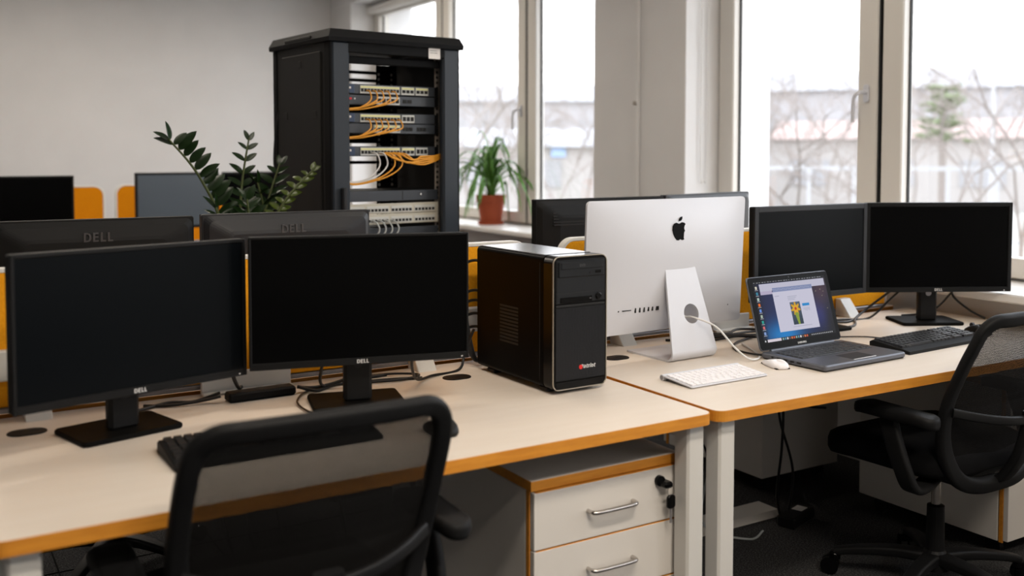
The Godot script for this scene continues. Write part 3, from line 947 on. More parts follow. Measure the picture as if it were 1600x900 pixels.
func screens() -> void:
	# root at the stand base; the front face is 0.105 ahead along the screen's own normal
	var place := func(c: Vector2, deg: float) -> Vector3:
		var n := Vector2(sin(deg_to_rad(deg)), cos(deg_to_rad(deg)))
		return Vector3(c.x - n.x * 0.105, 0, c.y - n.y * 0.105)
	var thin := {"screen_mat": M.screen_matt, "bezel_mat": M.black}
	monitor("black widescreen monitor nearest the left edge, turned towards its neighbour", place.call(Vector2(0.437, -2.311), 15.1), deg_to_rad(15.1), 0.54, 0.331, 0.834, 0.009, 0.018, Vector2(0.235, 0.17), "", thin)
	monitor("black widescreen monitor standing beside the black tower computer", place.call(Vector2(0.954, -2.27), -13.8), deg_to_rad(-13.8), 0.54, 0.320, 0.851, 0.006, 0.017, Vector2(0.235, 0.17), "", {"screen_mat": M.screen})
	var thick := {"screen_mat": M.screen_matt, "bezel_mat": M.charcoal, "front_text": false, "base_x": 0.075, "base_z": 0.03}
	monitor("black wide-bezel monitor partly hidden behind the open laptop", place.call(Vector2(2.728, -2.436), -1.3), deg_to_rad(-1.3), 0.555, 0.330, 0.859, 0.019, 0.020, Vector2(0.25, 0.18), "", thick)
	monitor("black wide-bezel monitor in front of the window sill, angled away from the laptop", place.call(Vector2(3.245, -2.300), -28.3), deg_to_rad(-28.3), 0.551, 0.330, 0.860, 0.015, 0.018, Vector2(0.235, 0.17), "", {"screen_mat": M.screen, "bright_hole": true})
	# opposite side, seen from the back
	var back := {"back_text": true, "front_text": false}
	monitor("dark monitor seen from behind, above the leftmost front screen", Vector3(0.472, 0, -3.01), PI - 0.02, 0.55, 0.331, 0.849, 0.010, 0.018, Vector2(0.235, 0.17), "", back)
	var back2 := {"back_text": true, "front_text": false, "grey_back": true, "logo_x": -0.005}
	monitor("grey-black monitor seen from behind, between the green plant's stems and the rack", Vector3(1.050, 0, -3.01), PI, 0.553, 0.331, 0.852, 0.010, 0.018, Vector2(0.235, 0.17), "", back2)
	monitor("black monitor seen from behind with a row of vents, beside the tower's top", Vector3(2.287, 0, -3.0), PI, 0.61, 0.365, 0.835, 0.012, 0.02, Vector2(0.25, 0.18), "", {"front_text": false, "vents": true})
	monitor("dark grey monitor seen from behind, its corner showing above the silver all-in-one", Vector3(2.915, 0, -3.07), PI + 0.23, 0.61, 0.365, 0.838, 0.012, 0.02, Vector2(0.25, 0.18), "", {"front_text": false, "grey_back": true})
	# by the far wall
	monitor("black screen on the back desk by the far wall, cut by the picture's edge", Vector3(0.60, 0, -6.70), 0.0, 0.57, 0.37, 0.865, 0.012, 0.02, Vector2(0.24, 0.18), "", {"front_text": false})
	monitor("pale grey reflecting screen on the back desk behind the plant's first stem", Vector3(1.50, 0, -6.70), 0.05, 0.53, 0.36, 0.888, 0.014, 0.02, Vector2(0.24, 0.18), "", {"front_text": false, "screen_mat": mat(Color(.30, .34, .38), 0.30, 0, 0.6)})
	monitor("black screen on the back desk half hidden by the plant and the rack", Vector3(2.06, 0, -6.70), 0.0, 0.54, 0.36, 0.888, 0.014, 0.02, Vector2(0.24, 0.18), "", {"front_text": false})

# ---------------------------------------------------------------- silver all-in-one
func all_in_one() -> void:
	var t := thing("desktop_computer", "silver all-in-one desktop computer seen from the back on its bent metal stand", "computer", Vector3(2.045, DESK, -2.42), 0.044)
	var w := 0.664
	var h := 0.413
	var y0 := 0.086
	var tilt := -0.047
	var px := Transform3D(Basis(Vector3.RIGHT, -tilt), Vector3(0, y0, 0))   # panel: x across, y up, +z out of the back
	var depth := func(x: float, y: float) -> float:
		var u := absf(x) / (w / 2)
		var v := absf(y - h / 2) / (h / 2)
		return 0.004 + 0.036 * (1.0 - pow(u, 2.6)) * (1.0 - pow(v, 2.6))
	# back shell as a grid over a rounded rectangle
	var st := begin()
	var ring_n := 12
	var out := rrect(w, h, 0.014, 6)
	st.set_smooth_group(0)
	for r in ring_n:
		var a := 1.0 - pow(1.0 - float(r) / ring_n, 1.0)
		var b := float(r + 1) / ring_n
		for i in out.size():
			# subdivide the long sides
			var j := (i + 1) % out.size()
			var seg := maxi(1, int(out[i].distance_to(out[j]) / 0.05))
			for k in seg:
				var p := out[i].lerp(out[j], float(k) / seg)
				var q := out[i].lerp(out[j], float(k + 1) / seg)
				var v := [p * a, q * a, q * b, p * b]
				var V := []
				for e in v: V.append(px * Vector3(e.x, e.y + h / 2, depth.call(e.x, e.y + h / 2)))
				if r > 0: tri(st, V[0], V[2], V[1])
				tri(st, V[0], V[3], V[2])
	st.set_smooth_group(-1)
	for i in out.size():
		var j := (i + 1) % out.size()
		var p := Vector3(out[i].x, out[i].y + h / 2, 0)
		var q := Vector3(out[j].x, out[j].y + h / 2, 0)
		quad(st, px * (p - Vector3(0, 0, 0.004)), px * (q - Vector3(0, 0, 0.004)), px * (q + Vector3(0, 0, 0.004)), px * (p + Vector3(0, 0, 0.004)))
	var shell := put(st, "shell", M.silver, t)
	st = begin()
	prism(st, rrect(w - 0.004, h - 0.004, 0.012, 4), -0.007, -0.004, px * Transform3D(Basis.IDENTITY, Vector3(0, h / 2, 0)))
	put(st, "front_glass", M.black_gloss, t)
	# fruit emblem: body with a bite, and a leaf
	var e := Vector2(0.014, 0.314)
	var bd := PackedVector2Array()
	for c in [[0, -.40], [.10, -.46], [.22, -.44], [.33, -.30], [.42, -.08], [.34, -.03], [.285, .06], [.27, .16], [.31, .27], [.37, .34], [.28, .42], [.16, .44], [.06, .39], [0, .375], [-.07, .39], [-.17, .43], [-.29, .39], [-.38, .27], [-.41, .08], [-.38, -.12], [-.30, -.31], [-.20, -.44], [-.10, -.46]]:
		bd.append(Vector2(c[0] * 1.2, c[1]) * 0.062 * Vector2(-1, 1))
	var rev := PackedVector2Array()
	for i in bd.size(): rev.append(bd[bd.size() - 1 - i] * Vector2(-1, 1))
	rev.reverse()
	st = begin()
	var ez: float = depth.call(e.x, e.y)
	var exf := px * Transform3D(Basis(Vector3.UP, 0.06) * Basis(Vector3.RIGHT, -0.12), Vector3(e.x, e.y, ez))
	prism(st, rev, -0.002, 0.0012, exf)
	var leaf := PackedVector2Array()
	for c in [[.0, .50], [.10, .52], [.18, .60], [.20, .73], [.10, .70], [.02, .61]]: leaf.append(Vector2(c[0] * 1.2, c[1]) * 0.062)
	prism(st, leaf, -0.002, 0.0012, exf)
	put(st, "emblem", M.case_side, shell)
	# vents, sockets and ports on the back
	var on := func(x: float, y: float, lift: float) -> Vector3: return px * Vector3(x, y, depth.call(x, y) + lift)
	for k in 7:
		put(bx(on.call(-0.008, 0.178 - k * 0.0072, -0.0008), Vector3(0.055, 0.0032, 0.004)), "vent_slot", M.port_hole, shell)
	st = begin()
	lathe(st, [Vector2(0.022, 0), Vector2(0.022, 0.001), Vector2(0.0195, 0.001), Vector2(0.0185, -0.001), Vector2(0, -0.001)], 24, Transform3D(Basis(Vector3(1, 0, 0), Vector3(0, 0, 1), Vector3(0, -1, 0)), on.call(0.002, 0.078, 0.0012)))
	put(st, "power_socket", M.silver_dark, shell)
	var xs := [-0.150, -0.133, -0.116, -0.099, -0.083, -0.063]
	for k in 6:
		put(bx(on.call(xs[k], 0.077, 0.0), Vector3(0.0055 if k < 5 else 0.012, 0.0165 if k < 3 else 0.013, 0.003), 0.0004), "port", M.port_hole, shell)
	put(bx(on.call(-0.183, 0.078, 0.0), Vector3(0.034, 0.0028, 0.003)), "card_slot", M.port_hole, shell)
	put(bx(on.call(-0.213, 0.077, 0.0), Vector3(0.0045, 0.0045, 0.003), 0.001), "audio_jack", M.port_hole, shell)
	put(bx(on.call(0.012, 0.040, 0.0), Vector3(0.009, 0.0028, 0.003)), "lock_slot", M.port_hole, shell)
	put(bx(on.call(0.262, 0.058, 0.0), Vector3(0.005, 0.005, 0.003), 0.0015), "power_button", M.silver_dark, shell)
	# bent stand: foot, bend, and an upright with a round cable hole
	st = begin()
	var wt := 0.055
	var wb := 0.094
	var cx := 0.030
	var th := 0.006
	var bot := Vector3(cx, 0.030, 0.098)
	var top := Vector3(cx - 0.015, 0.343, 0.029)
	var up := (top - bot).normalized()
	var len := (top - bot).length()
	var nrm := Vector3.RIGHT.cross(up).normalized()
	var uxf := Transform3D(Basis(Vector3.RIGHT, up, nrm), bot)
	# upright: fan of strips between the hole and the outline
	var hc := Vector2(0.012, len * 0.352)
	var hr := 0.0310
	var outline := [Vector2(-wb, 0), Vector2(wb, 0), Vector2(wt, len), Vector2(-wt, len)]
	var N := 48
	var ring_in := []
	var ring_out := []
	var angles := []
	for i in N: angles.append(TAU * i / N)
	for c in outline: angles.append(fposmod((c - hc).angle(), TAU))
	angles.sort()
	for a in angles:
		var d := Vector2.from_angle(a)
		ring_in.append(hc + d * hr)
		var best := 9.0
		for k in 4:
			var p: Vector2 = outline[k]
			var q: Vector2 = outline[(k + 1) % 4]
			var den := d.cross(q - p)
			if absf(den) > 1e-9:
				var s := (p - hc).cross(q - p) / den
				var uu := (p - hc).cross(d) / den
				if s > 0 and uu >= -1e-6 and uu <= 1 + 1e-6: best = minf(best, s)
		ring_out.append(hc + d * best)
	for i in angles.size():
		var j := (i + 1) % angles.size()
		var a: Vector2 = ring_in[i]
		var b: Vector2 = ring_in[j]
		var c: Vector2 = ring_out[j]
		var d: Vector2 = ring_out[i]
		var P := func(v: Vector2, z: float) -> Vector3: return uxf * Vector3(v.x, v.y, z)
		quad(st, P.call(a, th), P.call(d, th), P.call(c, th), P.call(b, th))
		quad(st, P.call(a, 0), P.call(b, 0), P.call(c, 0), P.call(d, 0))
		quad(st, P.call(a, 0), P.call(a, th), P.call(b, th), P.call(b, 0))
		quad(st, P.call(d, th), P.call(d, 0), P.call(c, 0), P.call(c, th))
	# bend and foot as a swept strip
	var strip := []
	var widths := []
	strip.append(bot + nrm * th / 2); widths.append(wb)
	for k in range(1, 9):
		var a := lerpf(0.05, PI / 2, k / 8.0)
		strip.append(Vector3(cx, 0.032 - 0.029 * sin(a), 0.075 + 0.028 * cos(a))); widths.append(wb)
	strip.append(Vector3(cx, 0.003, -0.02)); widths.append(wb * 0.99)
	strip.append(Vector3(cx, 0.003, -0.112)); widths.append(wb * 0.97)
	st.set_smooth_group(0)
	for side in [-1, 1]:
		for i in strip.size() - 1:
			var nn := []
			for q in [i, i + 1]:
				var tg: Vector3 = (strip[mini(q + 1, strip.size() - 1)] - strip[maxi(q - 1, 0)]).normalized()
				if q == 0: tg = -up
				nn.append(tg.cross(Vector3.RIGHT).normalized() * th / 2 * side)
			var p: Vector3 = strip[i] + nn[0]
			var q2: Vector3 = strip[i + 1] + nn[1]
			var wl := Vector3(widths[i], 0, 0)
			var wr := Vector3(widths[i + 1], 0, 0)
			var c0: Vector3 = (strip[i] + strip[i + 1]) / 2
			face(st, [p - wl, p + wl, q2 + wr, q2 - wr], c0)
	st.set_smooth_group(-1)
	for i in strip.size() - 1:
		for side in [-1, 1]:
			var tg0: Vector3 = (strip[mini(i + 1, strip.size() - 1)] - strip[maxi(i - 1, 0)]).normalized().cross(Vector3.RIGHT).normalized() * th / 2
			var tg1: Vector3 = (strip[mini(i + 2, strip.size() - 1)] - strip[i]).normalized().cross(Vector3.RIGHT).normalized() * th / 2
			var w0 := Vector3(widths[i] * side, 0, 0)
			var w1 := Vector3(widths[i + 1] * side, 0, 0)
			face(st, [strip[i] + w0 - tg0, strip[i] + w0 + tg0, strip[i + 1] + w1 + tg1, strip[i + 1] + w1 - tg1], (strip[i] + strip[i + 1]) / 2)
	var stand := put(st, "stand", M.silver, t)
	put(bx(top + Vector3(0, 0.002, 0.003), Vector3(wt * 2 + 0.006, 0.010, 0.018), 0.002), "hinge", M.charcoal, stand)
	# its power cord, through the hole and down to the desk
	var g := t.transform
	var hole := g * (uxf * Vector3(hc.x - 0.004, hc.y - 0.006, -0.022))
	var hole2 := g * (uxf * Vector3(hc.x, hc.y - 0.012, 0.012))
	cable([g * on.call(0.002, 0.078, 0.004), hole, hole2, Vector3(2.135, 0.834, -2.285), Vector3(2.165, 0.776, -2.235), Vector3(2.20, 0.741, -2.21), Vector3(2.245, 0.7345, -2.215), Vector3(2.30, 0.7342, -2.27), Vector3(2.38, 0.7342, -2.42)], 0.0032, "power_cable", M.cable_white, "white power cord hanging from the round hole in the silver stand", "cord")

# ---------------------------------------------------------------- laptop
func laptop_picture() -> ImageTexture:
	var W := 768
	var H := 448
	var im := Image.create(W, H, false, Image.FORMAT_RGB8)
	for y in H:
		for x in W:
			var u := float(x) / W
			var v := float(y) / H
			var c := Color(.02, .03, .10).lerp(Color(.10, .13, .30), exp(-pow((u - 0.25) / 0.3, 2.0)))
			c = c.lerp(Color(.05, .50, .78), 0.95 * exp(-pow((u - 0.30) / 0.30, 2.0) - pow((v - 0.90) / 0.24, 2.0)))
			c = c.lerp(Color(.20, .22, .55), 0.7 * exp(-pow((u - 0.78) / 0.2, 2.0) - pow((v - 0.62) / 0.3, 2.0)))
			c = c.lerp(Color(.34, .22, .26), 0.7 * exp(-pow((u - 0.9) / 0.16, 2.0) - pow((v - 0.22) / 0.32, 2.0)))
			c = c.lerp(Color(.05, .04, .06), 0.85 * smoothstep(0.86, 1.0, u) * smoothstep(0.3, 0.9, v))
			c = c.lerp(Color(.02, .02, .05), smoothstep(0.10, 0.0, u) * 0.8)
			im.set_pixel(x, y, c)
	var pale := Color(.78, .77, .84)
	im.fill_rect(Rect2i(0, 0, W, 16), Color(.05, .05, .07))
	for k in 26: im.fill_rect(Rect2i(14 + k * 28, 5, 10 + (k * 7) % 13, 5), Color(.55, .55, .58))
	im.fill_rect(Rect2i(64, 20, 690, 54), Color(.74, .73, .80))
	im.fill_rect(Rect2i(64, 74, 120, 26), Color(.70, .66, .76))
	im.fill_rect(Rect2i(190, 56, 420, 30), Color(.50, .54, .68))
	for k in 24: im.fill_rect(Rect2i(200 + k * 16, 66 + (k % 3) * 3, 9, 4), Color(.66, .68, .78))
	im.fill_rect(Rect2i(184, 86, 424, 300), pale)
	im.fill_rect(Rect2i(184, 86, 424, 3), Color(.62, .64, .76))
	for k in 3: im.fill_rect(Rect2i(330, 130 + k * 12, 100 - k * 14, 4), Color(.62, .63, .70))
	im.fill_rect(Rect2i(200, 118, 46, 4), Color(.60, .60, .68))
	im.fill_rect(Rect2i(330, 358, 200, 3), Color(.60, .60, .68))
	# picture of a yellow flower in the page
	for y in range(176, 345):
		for x in range(340, 446):
			var c := Color(.30, .36, .42).lerp(Color(.14, .20, .26), (y - 176) / 169.0)
			var p := Vector2(x - 390, y - 226)
			var rad := 40.0 + 12.0 * sin(p.angle() * 7.0)
			if p.length() < rad: c = Color(.92, .72, .10).lerp(Color(.70, .50, .06), p.length() / rad * 0.6)
			if p.length() < 12: c = Color(.72, .20, .08)
			if y > 256 and absf(x - 392 - (y - 256) * 0.1) < 20 - (y - 256) * 0.12: c = Color(.52, .60, .16)
			im.set_pixel(x, y, c)
	im.fill_rect(Rect2i(468, 194, 76, 20), Color(.10, .52, .78))
	for k in 5: im.fill_rect(Rect2i(476 + k * 14, 226, 6, 18 + (k * 5) % 12), Color(.66, .67, .74))
	# icons down the side, and the task bar
	var cols := [Color(.80, .78, .72), Color(.20, .50, .60), Color(.70, .78, .74), Color(.90, .42, .12), Color(.40, .56, .86), Color(.66, .72, .66), Color(.10, .60, .56), Color(.80, .40, .42), Color(.50, .60, .80)]
	for k in 9:
		im.fill_rect(Rect2i(20, 34 + k * 42, 20, 22), cols[k])
		im.fill_rect(Rect2i(14, 60 + k * 42, 32, 4), Color(.70, .70, .74))
	im.fill_rect(Rect2i(0, 424, W, 24), Color(.02, .02, .03))
	im.fill_rect(Rect2i(40, 426, 140, 20), Color(.84, .80, .84))
	im.fill_rect(Rect2i(12, 430, 12, 12), Color(.80, .80, .82))
	for k in 12:
		im.fill_rect(Rect2i(192 + k * 23, 428, 15, 16), [Color(.36, .56, .66), Color(.56, .66, .62), Color(.80, .34, .20), Color(.84, .46, .26), Color(.40, .34, .34), Color(.84, .84, .86)][(k * 5 + 1) % 6])
	for k in 12: im.fill_rect(Rect2i(500 + k * 20, 431, 10, 8), Color(.72, .72, .74))
	for p in [[640, 110], [690, 100], [700, 150], [720, 118], [730, 250]]: im.fill_rect(Rect2i(p[0], p[1], 5, 5), Color(.80, .78, .66))
	return ImageTexture.create_from_image(im)

func laptop() -> void:
	var t := thing("laptop", "open grey laptop showing a web page with a yellow flower picture", "laptop", Vector3(2.467, DESK, -2.112), 0.036)
	var w := 0.386
	var d := 0.250
	var st := begin()
	prism(st, rrect(w, d, 0.012, 4), 0.003, 0.020, flat_xf(), 0.004)
	var base := put(st, "base", M.laptop_grey, t)
	st = begin()
	prism(st, rrect(w - 0.006, d - 0.004, 0.012, 4), 0.0, 0.010, flat_xf(), 0.003)
	put(st, "underside", M.black, t)
	for k in 5:
		put(bx(Vector3(-w / 2 - 0.0003, 0.0125, -0.075 + k * 0.026), Vector3(0.003, 0.005, 0.014 if k != 0 else 0.006)), "port", M.port_hole, base)
	put(bx(Vector3(0, 0.0192, -0.036), Vector3(0.332, 0.002, 0.112), 0.0006), "keyboard_well", M.black, base)
	put(bx(Vector3(0.012, 0.0197, 0.072), Vector3(0.105, 0.0012, 0.066), 0.0004), "touchpad", M.charcoal, base)
	put(bx(Vector3(0.012, 0.0197, 0.108), Vector3(0.105, 0.0016, 0.005), 0.0004), "touchpad_button", M.silver, base)
	key_rows(base, Vector3(0, 0.0202, -0.036), 0.326, 0.106, M.key_laptop, 0.0022, [15, 14, 14, 13, 12, 9], 0.0022, 0.0)
	# lid
	var lean := 0.289
	var lid := Node3D.new()
	lid.name = "lid"
	t.add_child(lid, true)
	lid.transform = Transform3D(Basis(Vector3.RIGHT, -lean), Vector3(0, 0.020, -d / 2 + 0.004))
	var h := 0.234
	st = begin()
	prism(st, rrect(w, h, 0.012, 5), -0.007, 0.0, Transform3D(Basis.IDENTITY, Vector3(0, h / 2 + 0.002, 0)), 0.002)
	put(st, "shell", M.laptop_grey, lid)
	st = begin()
	prism(st, rrect(w - 0.005, h - 0.005, 0.011, 5), -0.001, 0.0008, Transform3D(Basis.IDENTITY, Vector3(0, h / 2 + 0.002, 0)))
	put(st, "bezel", M.lid_bezel, lid)
	var sm := mat(Color(.02, .02, .02), 0.12)
	sm.emission_enabled = true
	sm.emission_texture = laptop_picture()
	sm.emission_operator = BaseMaterial3D.EMISSION_OP_MULTIPLY
	sm.emission = Color.WHITE
	sm.metallic_specular = 0.15
	sm.emission_energy_multiplier = SCREEN_GLOW
	var sw := 0.345
	var sh := 0.194
	st = SurfaceTool.new()
	st.begin(Mesh.PRIMITIVE_TRIANGLES)
	var cy := h / 2 + 0.0055
	var c := [Vector3(-sw / 2, cy - sh / 2, 0.0012), Vector3(sw / 2, cy - sh / 2, 0.0012), Vector3(sw / 2, cy + sh / 2, 0.0012), Vector3(-sw / 2, cy + sh / 2, 0.0012)]
	var uv := [Vector2(0, 1), Vector2(1, 1), Vector2(1, 0), Vector2(0, 0)]
	for i in [0, 2, 1, 0, 3, 2]:
		st.set_uv(uv[i])
		st.add_vertex(c[i])
	put(st, "screen", sm, lid)
	put_mesh(text_mesh("SAMSUNG", 0.0062, 0.0004), "logo", M.white_print, lid, Transform3D(Basis.IDENTITY, Vector3(0.0, 0.012, 0.0012)))
	put(bx(Vector3(0, h - 0.008, 0.001), Vector3(0.004, 0.004, 0.0008)), "webcam", M.charcoal, lid)
	st = begin()
	cyl(st, Vector3(0, -0.15, 0), 0.006, 0.30, 12, Transform3D(Basis(Vector3(0, 1, 0), Vector3(1, 0, 0), Vector3(0, 0, -1)), Vector3(0, 0.018, -d / 2 + 0.004)))
	put(st, "hinge", M.laptop_grey, t)

var SCREEN_GLOW := 0.13

# keys: rows from the back to the front; each key is a part that shares its row's meshes
var key_cache := {}
func key_rows(parent: Node, at: Vector3, w: float, d: float, m: Material, tall: float, rows: Array, gap: float, slope: float) -> void:
	var rd := d / rows.size()
	for r in rows.size():
		var n: int = rows[r]
		var pitch := w / n
		var space: bool = r == rows.size() - 1
		var x := -w / 2
		for k in n:
			var kw := pitch
			if space:   # the last row has a long bar in the middle
				var unit := w / (n + 5.0)
				kw = unit * (6.0 if k == n / 3 else 1.0)
			var key := "%.4f/%.4f/%.4f" % [kw - gap, rd - gap, tall]
			if not key_cache.has(key):
				var st := begin()
				var a := kw - gap
				var b := rd - gap
				var rings := []
				for q in [[1.0, 0.0], [1.0, tall * 0.3], [0.86, tall]]:
					var ring := PackedVector3Array()
					for c in [[-1, -1], [1, -1], [1, 1], [-1, 1]]: ring.append(Vector3(c[0] * a / 2 * q[0], q[1], -c[1] * b / 2 * q[0]))
					rings.append(ring)
				loft(st, rings, true, false)
				key_cache[key] = done(st)
			var z := -d / 2 + (r + 0.5) * rd
			put_mesh(key_cache[key], "key", m, parent, Transform3D(Basis(Vector3.RIGHT, slope), at + Vector3(x + kw / 2, -z * sin(slope), z)))
			x += kw

func black_keyboard(label: String, at: Vector3, turn: float, w: float, d: float) -> Node3D:
	var t := thing("keyboard", label, "keyboard", at, turn)
	var st := begin()
	# wedge body
	var side := PackedVector2Array([Vector2(-d / 2, 0.0), Vector2(d / 2, 0.0), Vector2(d / 2, 0.022), Vector2(d / 2 - 0.012, 0.028), Vector2(-d / 2 + 0.03, 0.016), Vector2(-d / 2, 0.010)])
	prism(st, side, -w / 2, w / 2, Transform3D(Basis(Vector3(0, 0, -1), Vector3.UP, Vector3(1, 0, 0)), Vector3.ZERO), 0.002)
	put(st, "body", M.black_soft, t)
	var slope := 0.095
	var kd := d - 0.042
	var cz := -0.011
	key_rows(t, Vector3(-w * 0.155, 0.0205, cz), w * 0.655, kd, M.key_black, 0.0075, [14, 14, 14, 13, 12, 8], 0.003, slope)
	key_rows(t, Vector3(w * 0.250, 0.0205, cz), w * 0.115, kd, M.key_black, 0.0075, [3, 3, 3, 1, 3, 1], 0.003, slope)
	key_rows(t, Vector3(w * 0.405, 0.0205, cz), w * 0.160, kd, M.key_black, 0.0075, [4, 4, 4, 4, 4, 3], 0.003, slope)
	return t

func mouse(label: String, at: Vector3, turn: float, m: Material, w: float, l: float, h: float, wheel := true) -> Node3D:
	var t := thing("mouse", label, "mouse", at, turn)
	var st := begin()
	var rings := []
	for r in [[0.90, 0.0], [1.0, 0.22], [1.0, 0.42], [0.93, 0.68], [0.78, 0.88], [0.5, 0.98], [0.15, 1.0]]:
		var ring := PackedVector3Array()
		for k in 28:
			var a := TAU * k / 28
			var x := signf(cos(a)) * pow(absf(cos(a)), 0.75) * w / 2
			var z := -signf(sin(a)) * pow(absf(sin(a)), 0.75) * l / 2
			var hump := 1.0 - 0.35 * pow((z - 0.1 * l) / (l / 2), 2.0)
			ring.append(Vector3(x * r[0], r[1] * h * hump, z * r[0]))
		rings.append(ring)
	loft(st, rings)
	put(st, "shell", m, t)
	if wheel:
		st = begin()
		cyl(st, Vector3(0, -0.004, 0), 0.009, 0.008, 14, Transform3D(Basis(Vector3(0, 1, 0), Vector3(1, 0, 0), Vector3(0, 0, -1)), Vector3(0, h * 0.80, -l * 0.25)))
		put(st, "wheel", M.charcoal, t)
	else:
		put(bx(Vector3(0, 0.002, 0), Vector3(w * 0.8, 0.004, l * 0.86), 0.001), "underside", M.black, t)
	return t

func keyboards_and_mice() -> void:
	black_keyboard("black full-size keyboard partly hidden by the near chair's back", Vector3(0.676, DESK, -2.115), 0.0, 0.455, 0.165)
	black_keyboard("black full-size keyboard between the laptop and the right-hand chair", Vector3(2.925, DESK, -2.105), 0.055, 0.435, 0.15)
	mouse("black mouse seen through the near chair's mesh", Vector3(1.035, DESK, -2.01), 0.1, M.black, 0.06, 0.105, 0.036)
	mouse("black mouse beside the right-hand keyboard, behind the chair back", Vector3(3.235, DESK, -2.13), -0.2, M.black, 0.06, 0.105, 0.036)
	mouse("white low mouse between the white keyboard and the laptop", Vector3(2.226, DESK, -2.124), -0.32, M.key_white, 0.057, 0.112, 0.022, false)
	# the thin white keyboard on its tube
	var t := thing("keyboard", "thin white wireless keyboard in front of the silver all-in-one", "keyboard", Vector3(1.958, DESK, -2.098), 0.02)
	var w := 0.296
	var d := 0.128
	var st := begin()
	var xf := Transform3D(Basis(Vector3.RIGHT, 0.085), Vector3(0, 0.0092, 0))
	prism(st, rrect(w, d, 0.007, 4), -0.002, 0.002, xf * flat_xf(), 0.001)
	put(st, "plate", M.silver, t)
	st = begin()
	cyl(st, Vector3(0, -w / 2, 0), 0.0088, w, 18, Transform3D(Basis(Vector3(0, 1, 0), Vector3(1, 0, 0), Vector3(0, 0, -1)), Vector3(0, 0.0088, -d / 2 + 0.006)))
	var tb := put(st, "battery_tube", M.silver, t)
	st = begin()
	cyl(st, Vector3(0, -w / 2 - 0.0006, 0), 0.0062, 0.001, 18, Transform3D(Basis(Vector3(0, 1, 0), Vector3(1, 0, 0), Vector3(0, 0, -1)), Vector3(0, 0.0088, -d / 2 + 0.006)))
	put(st, "end_cap", M.silver_dark, tb)
	key_rows(t, Vector3(0, 0.0115, 0.006), w - 0.014, d - 0.022, M.key_white, 0.0022, [14, 14, 14, 13, 12, 10], 0.0028, 0.085)

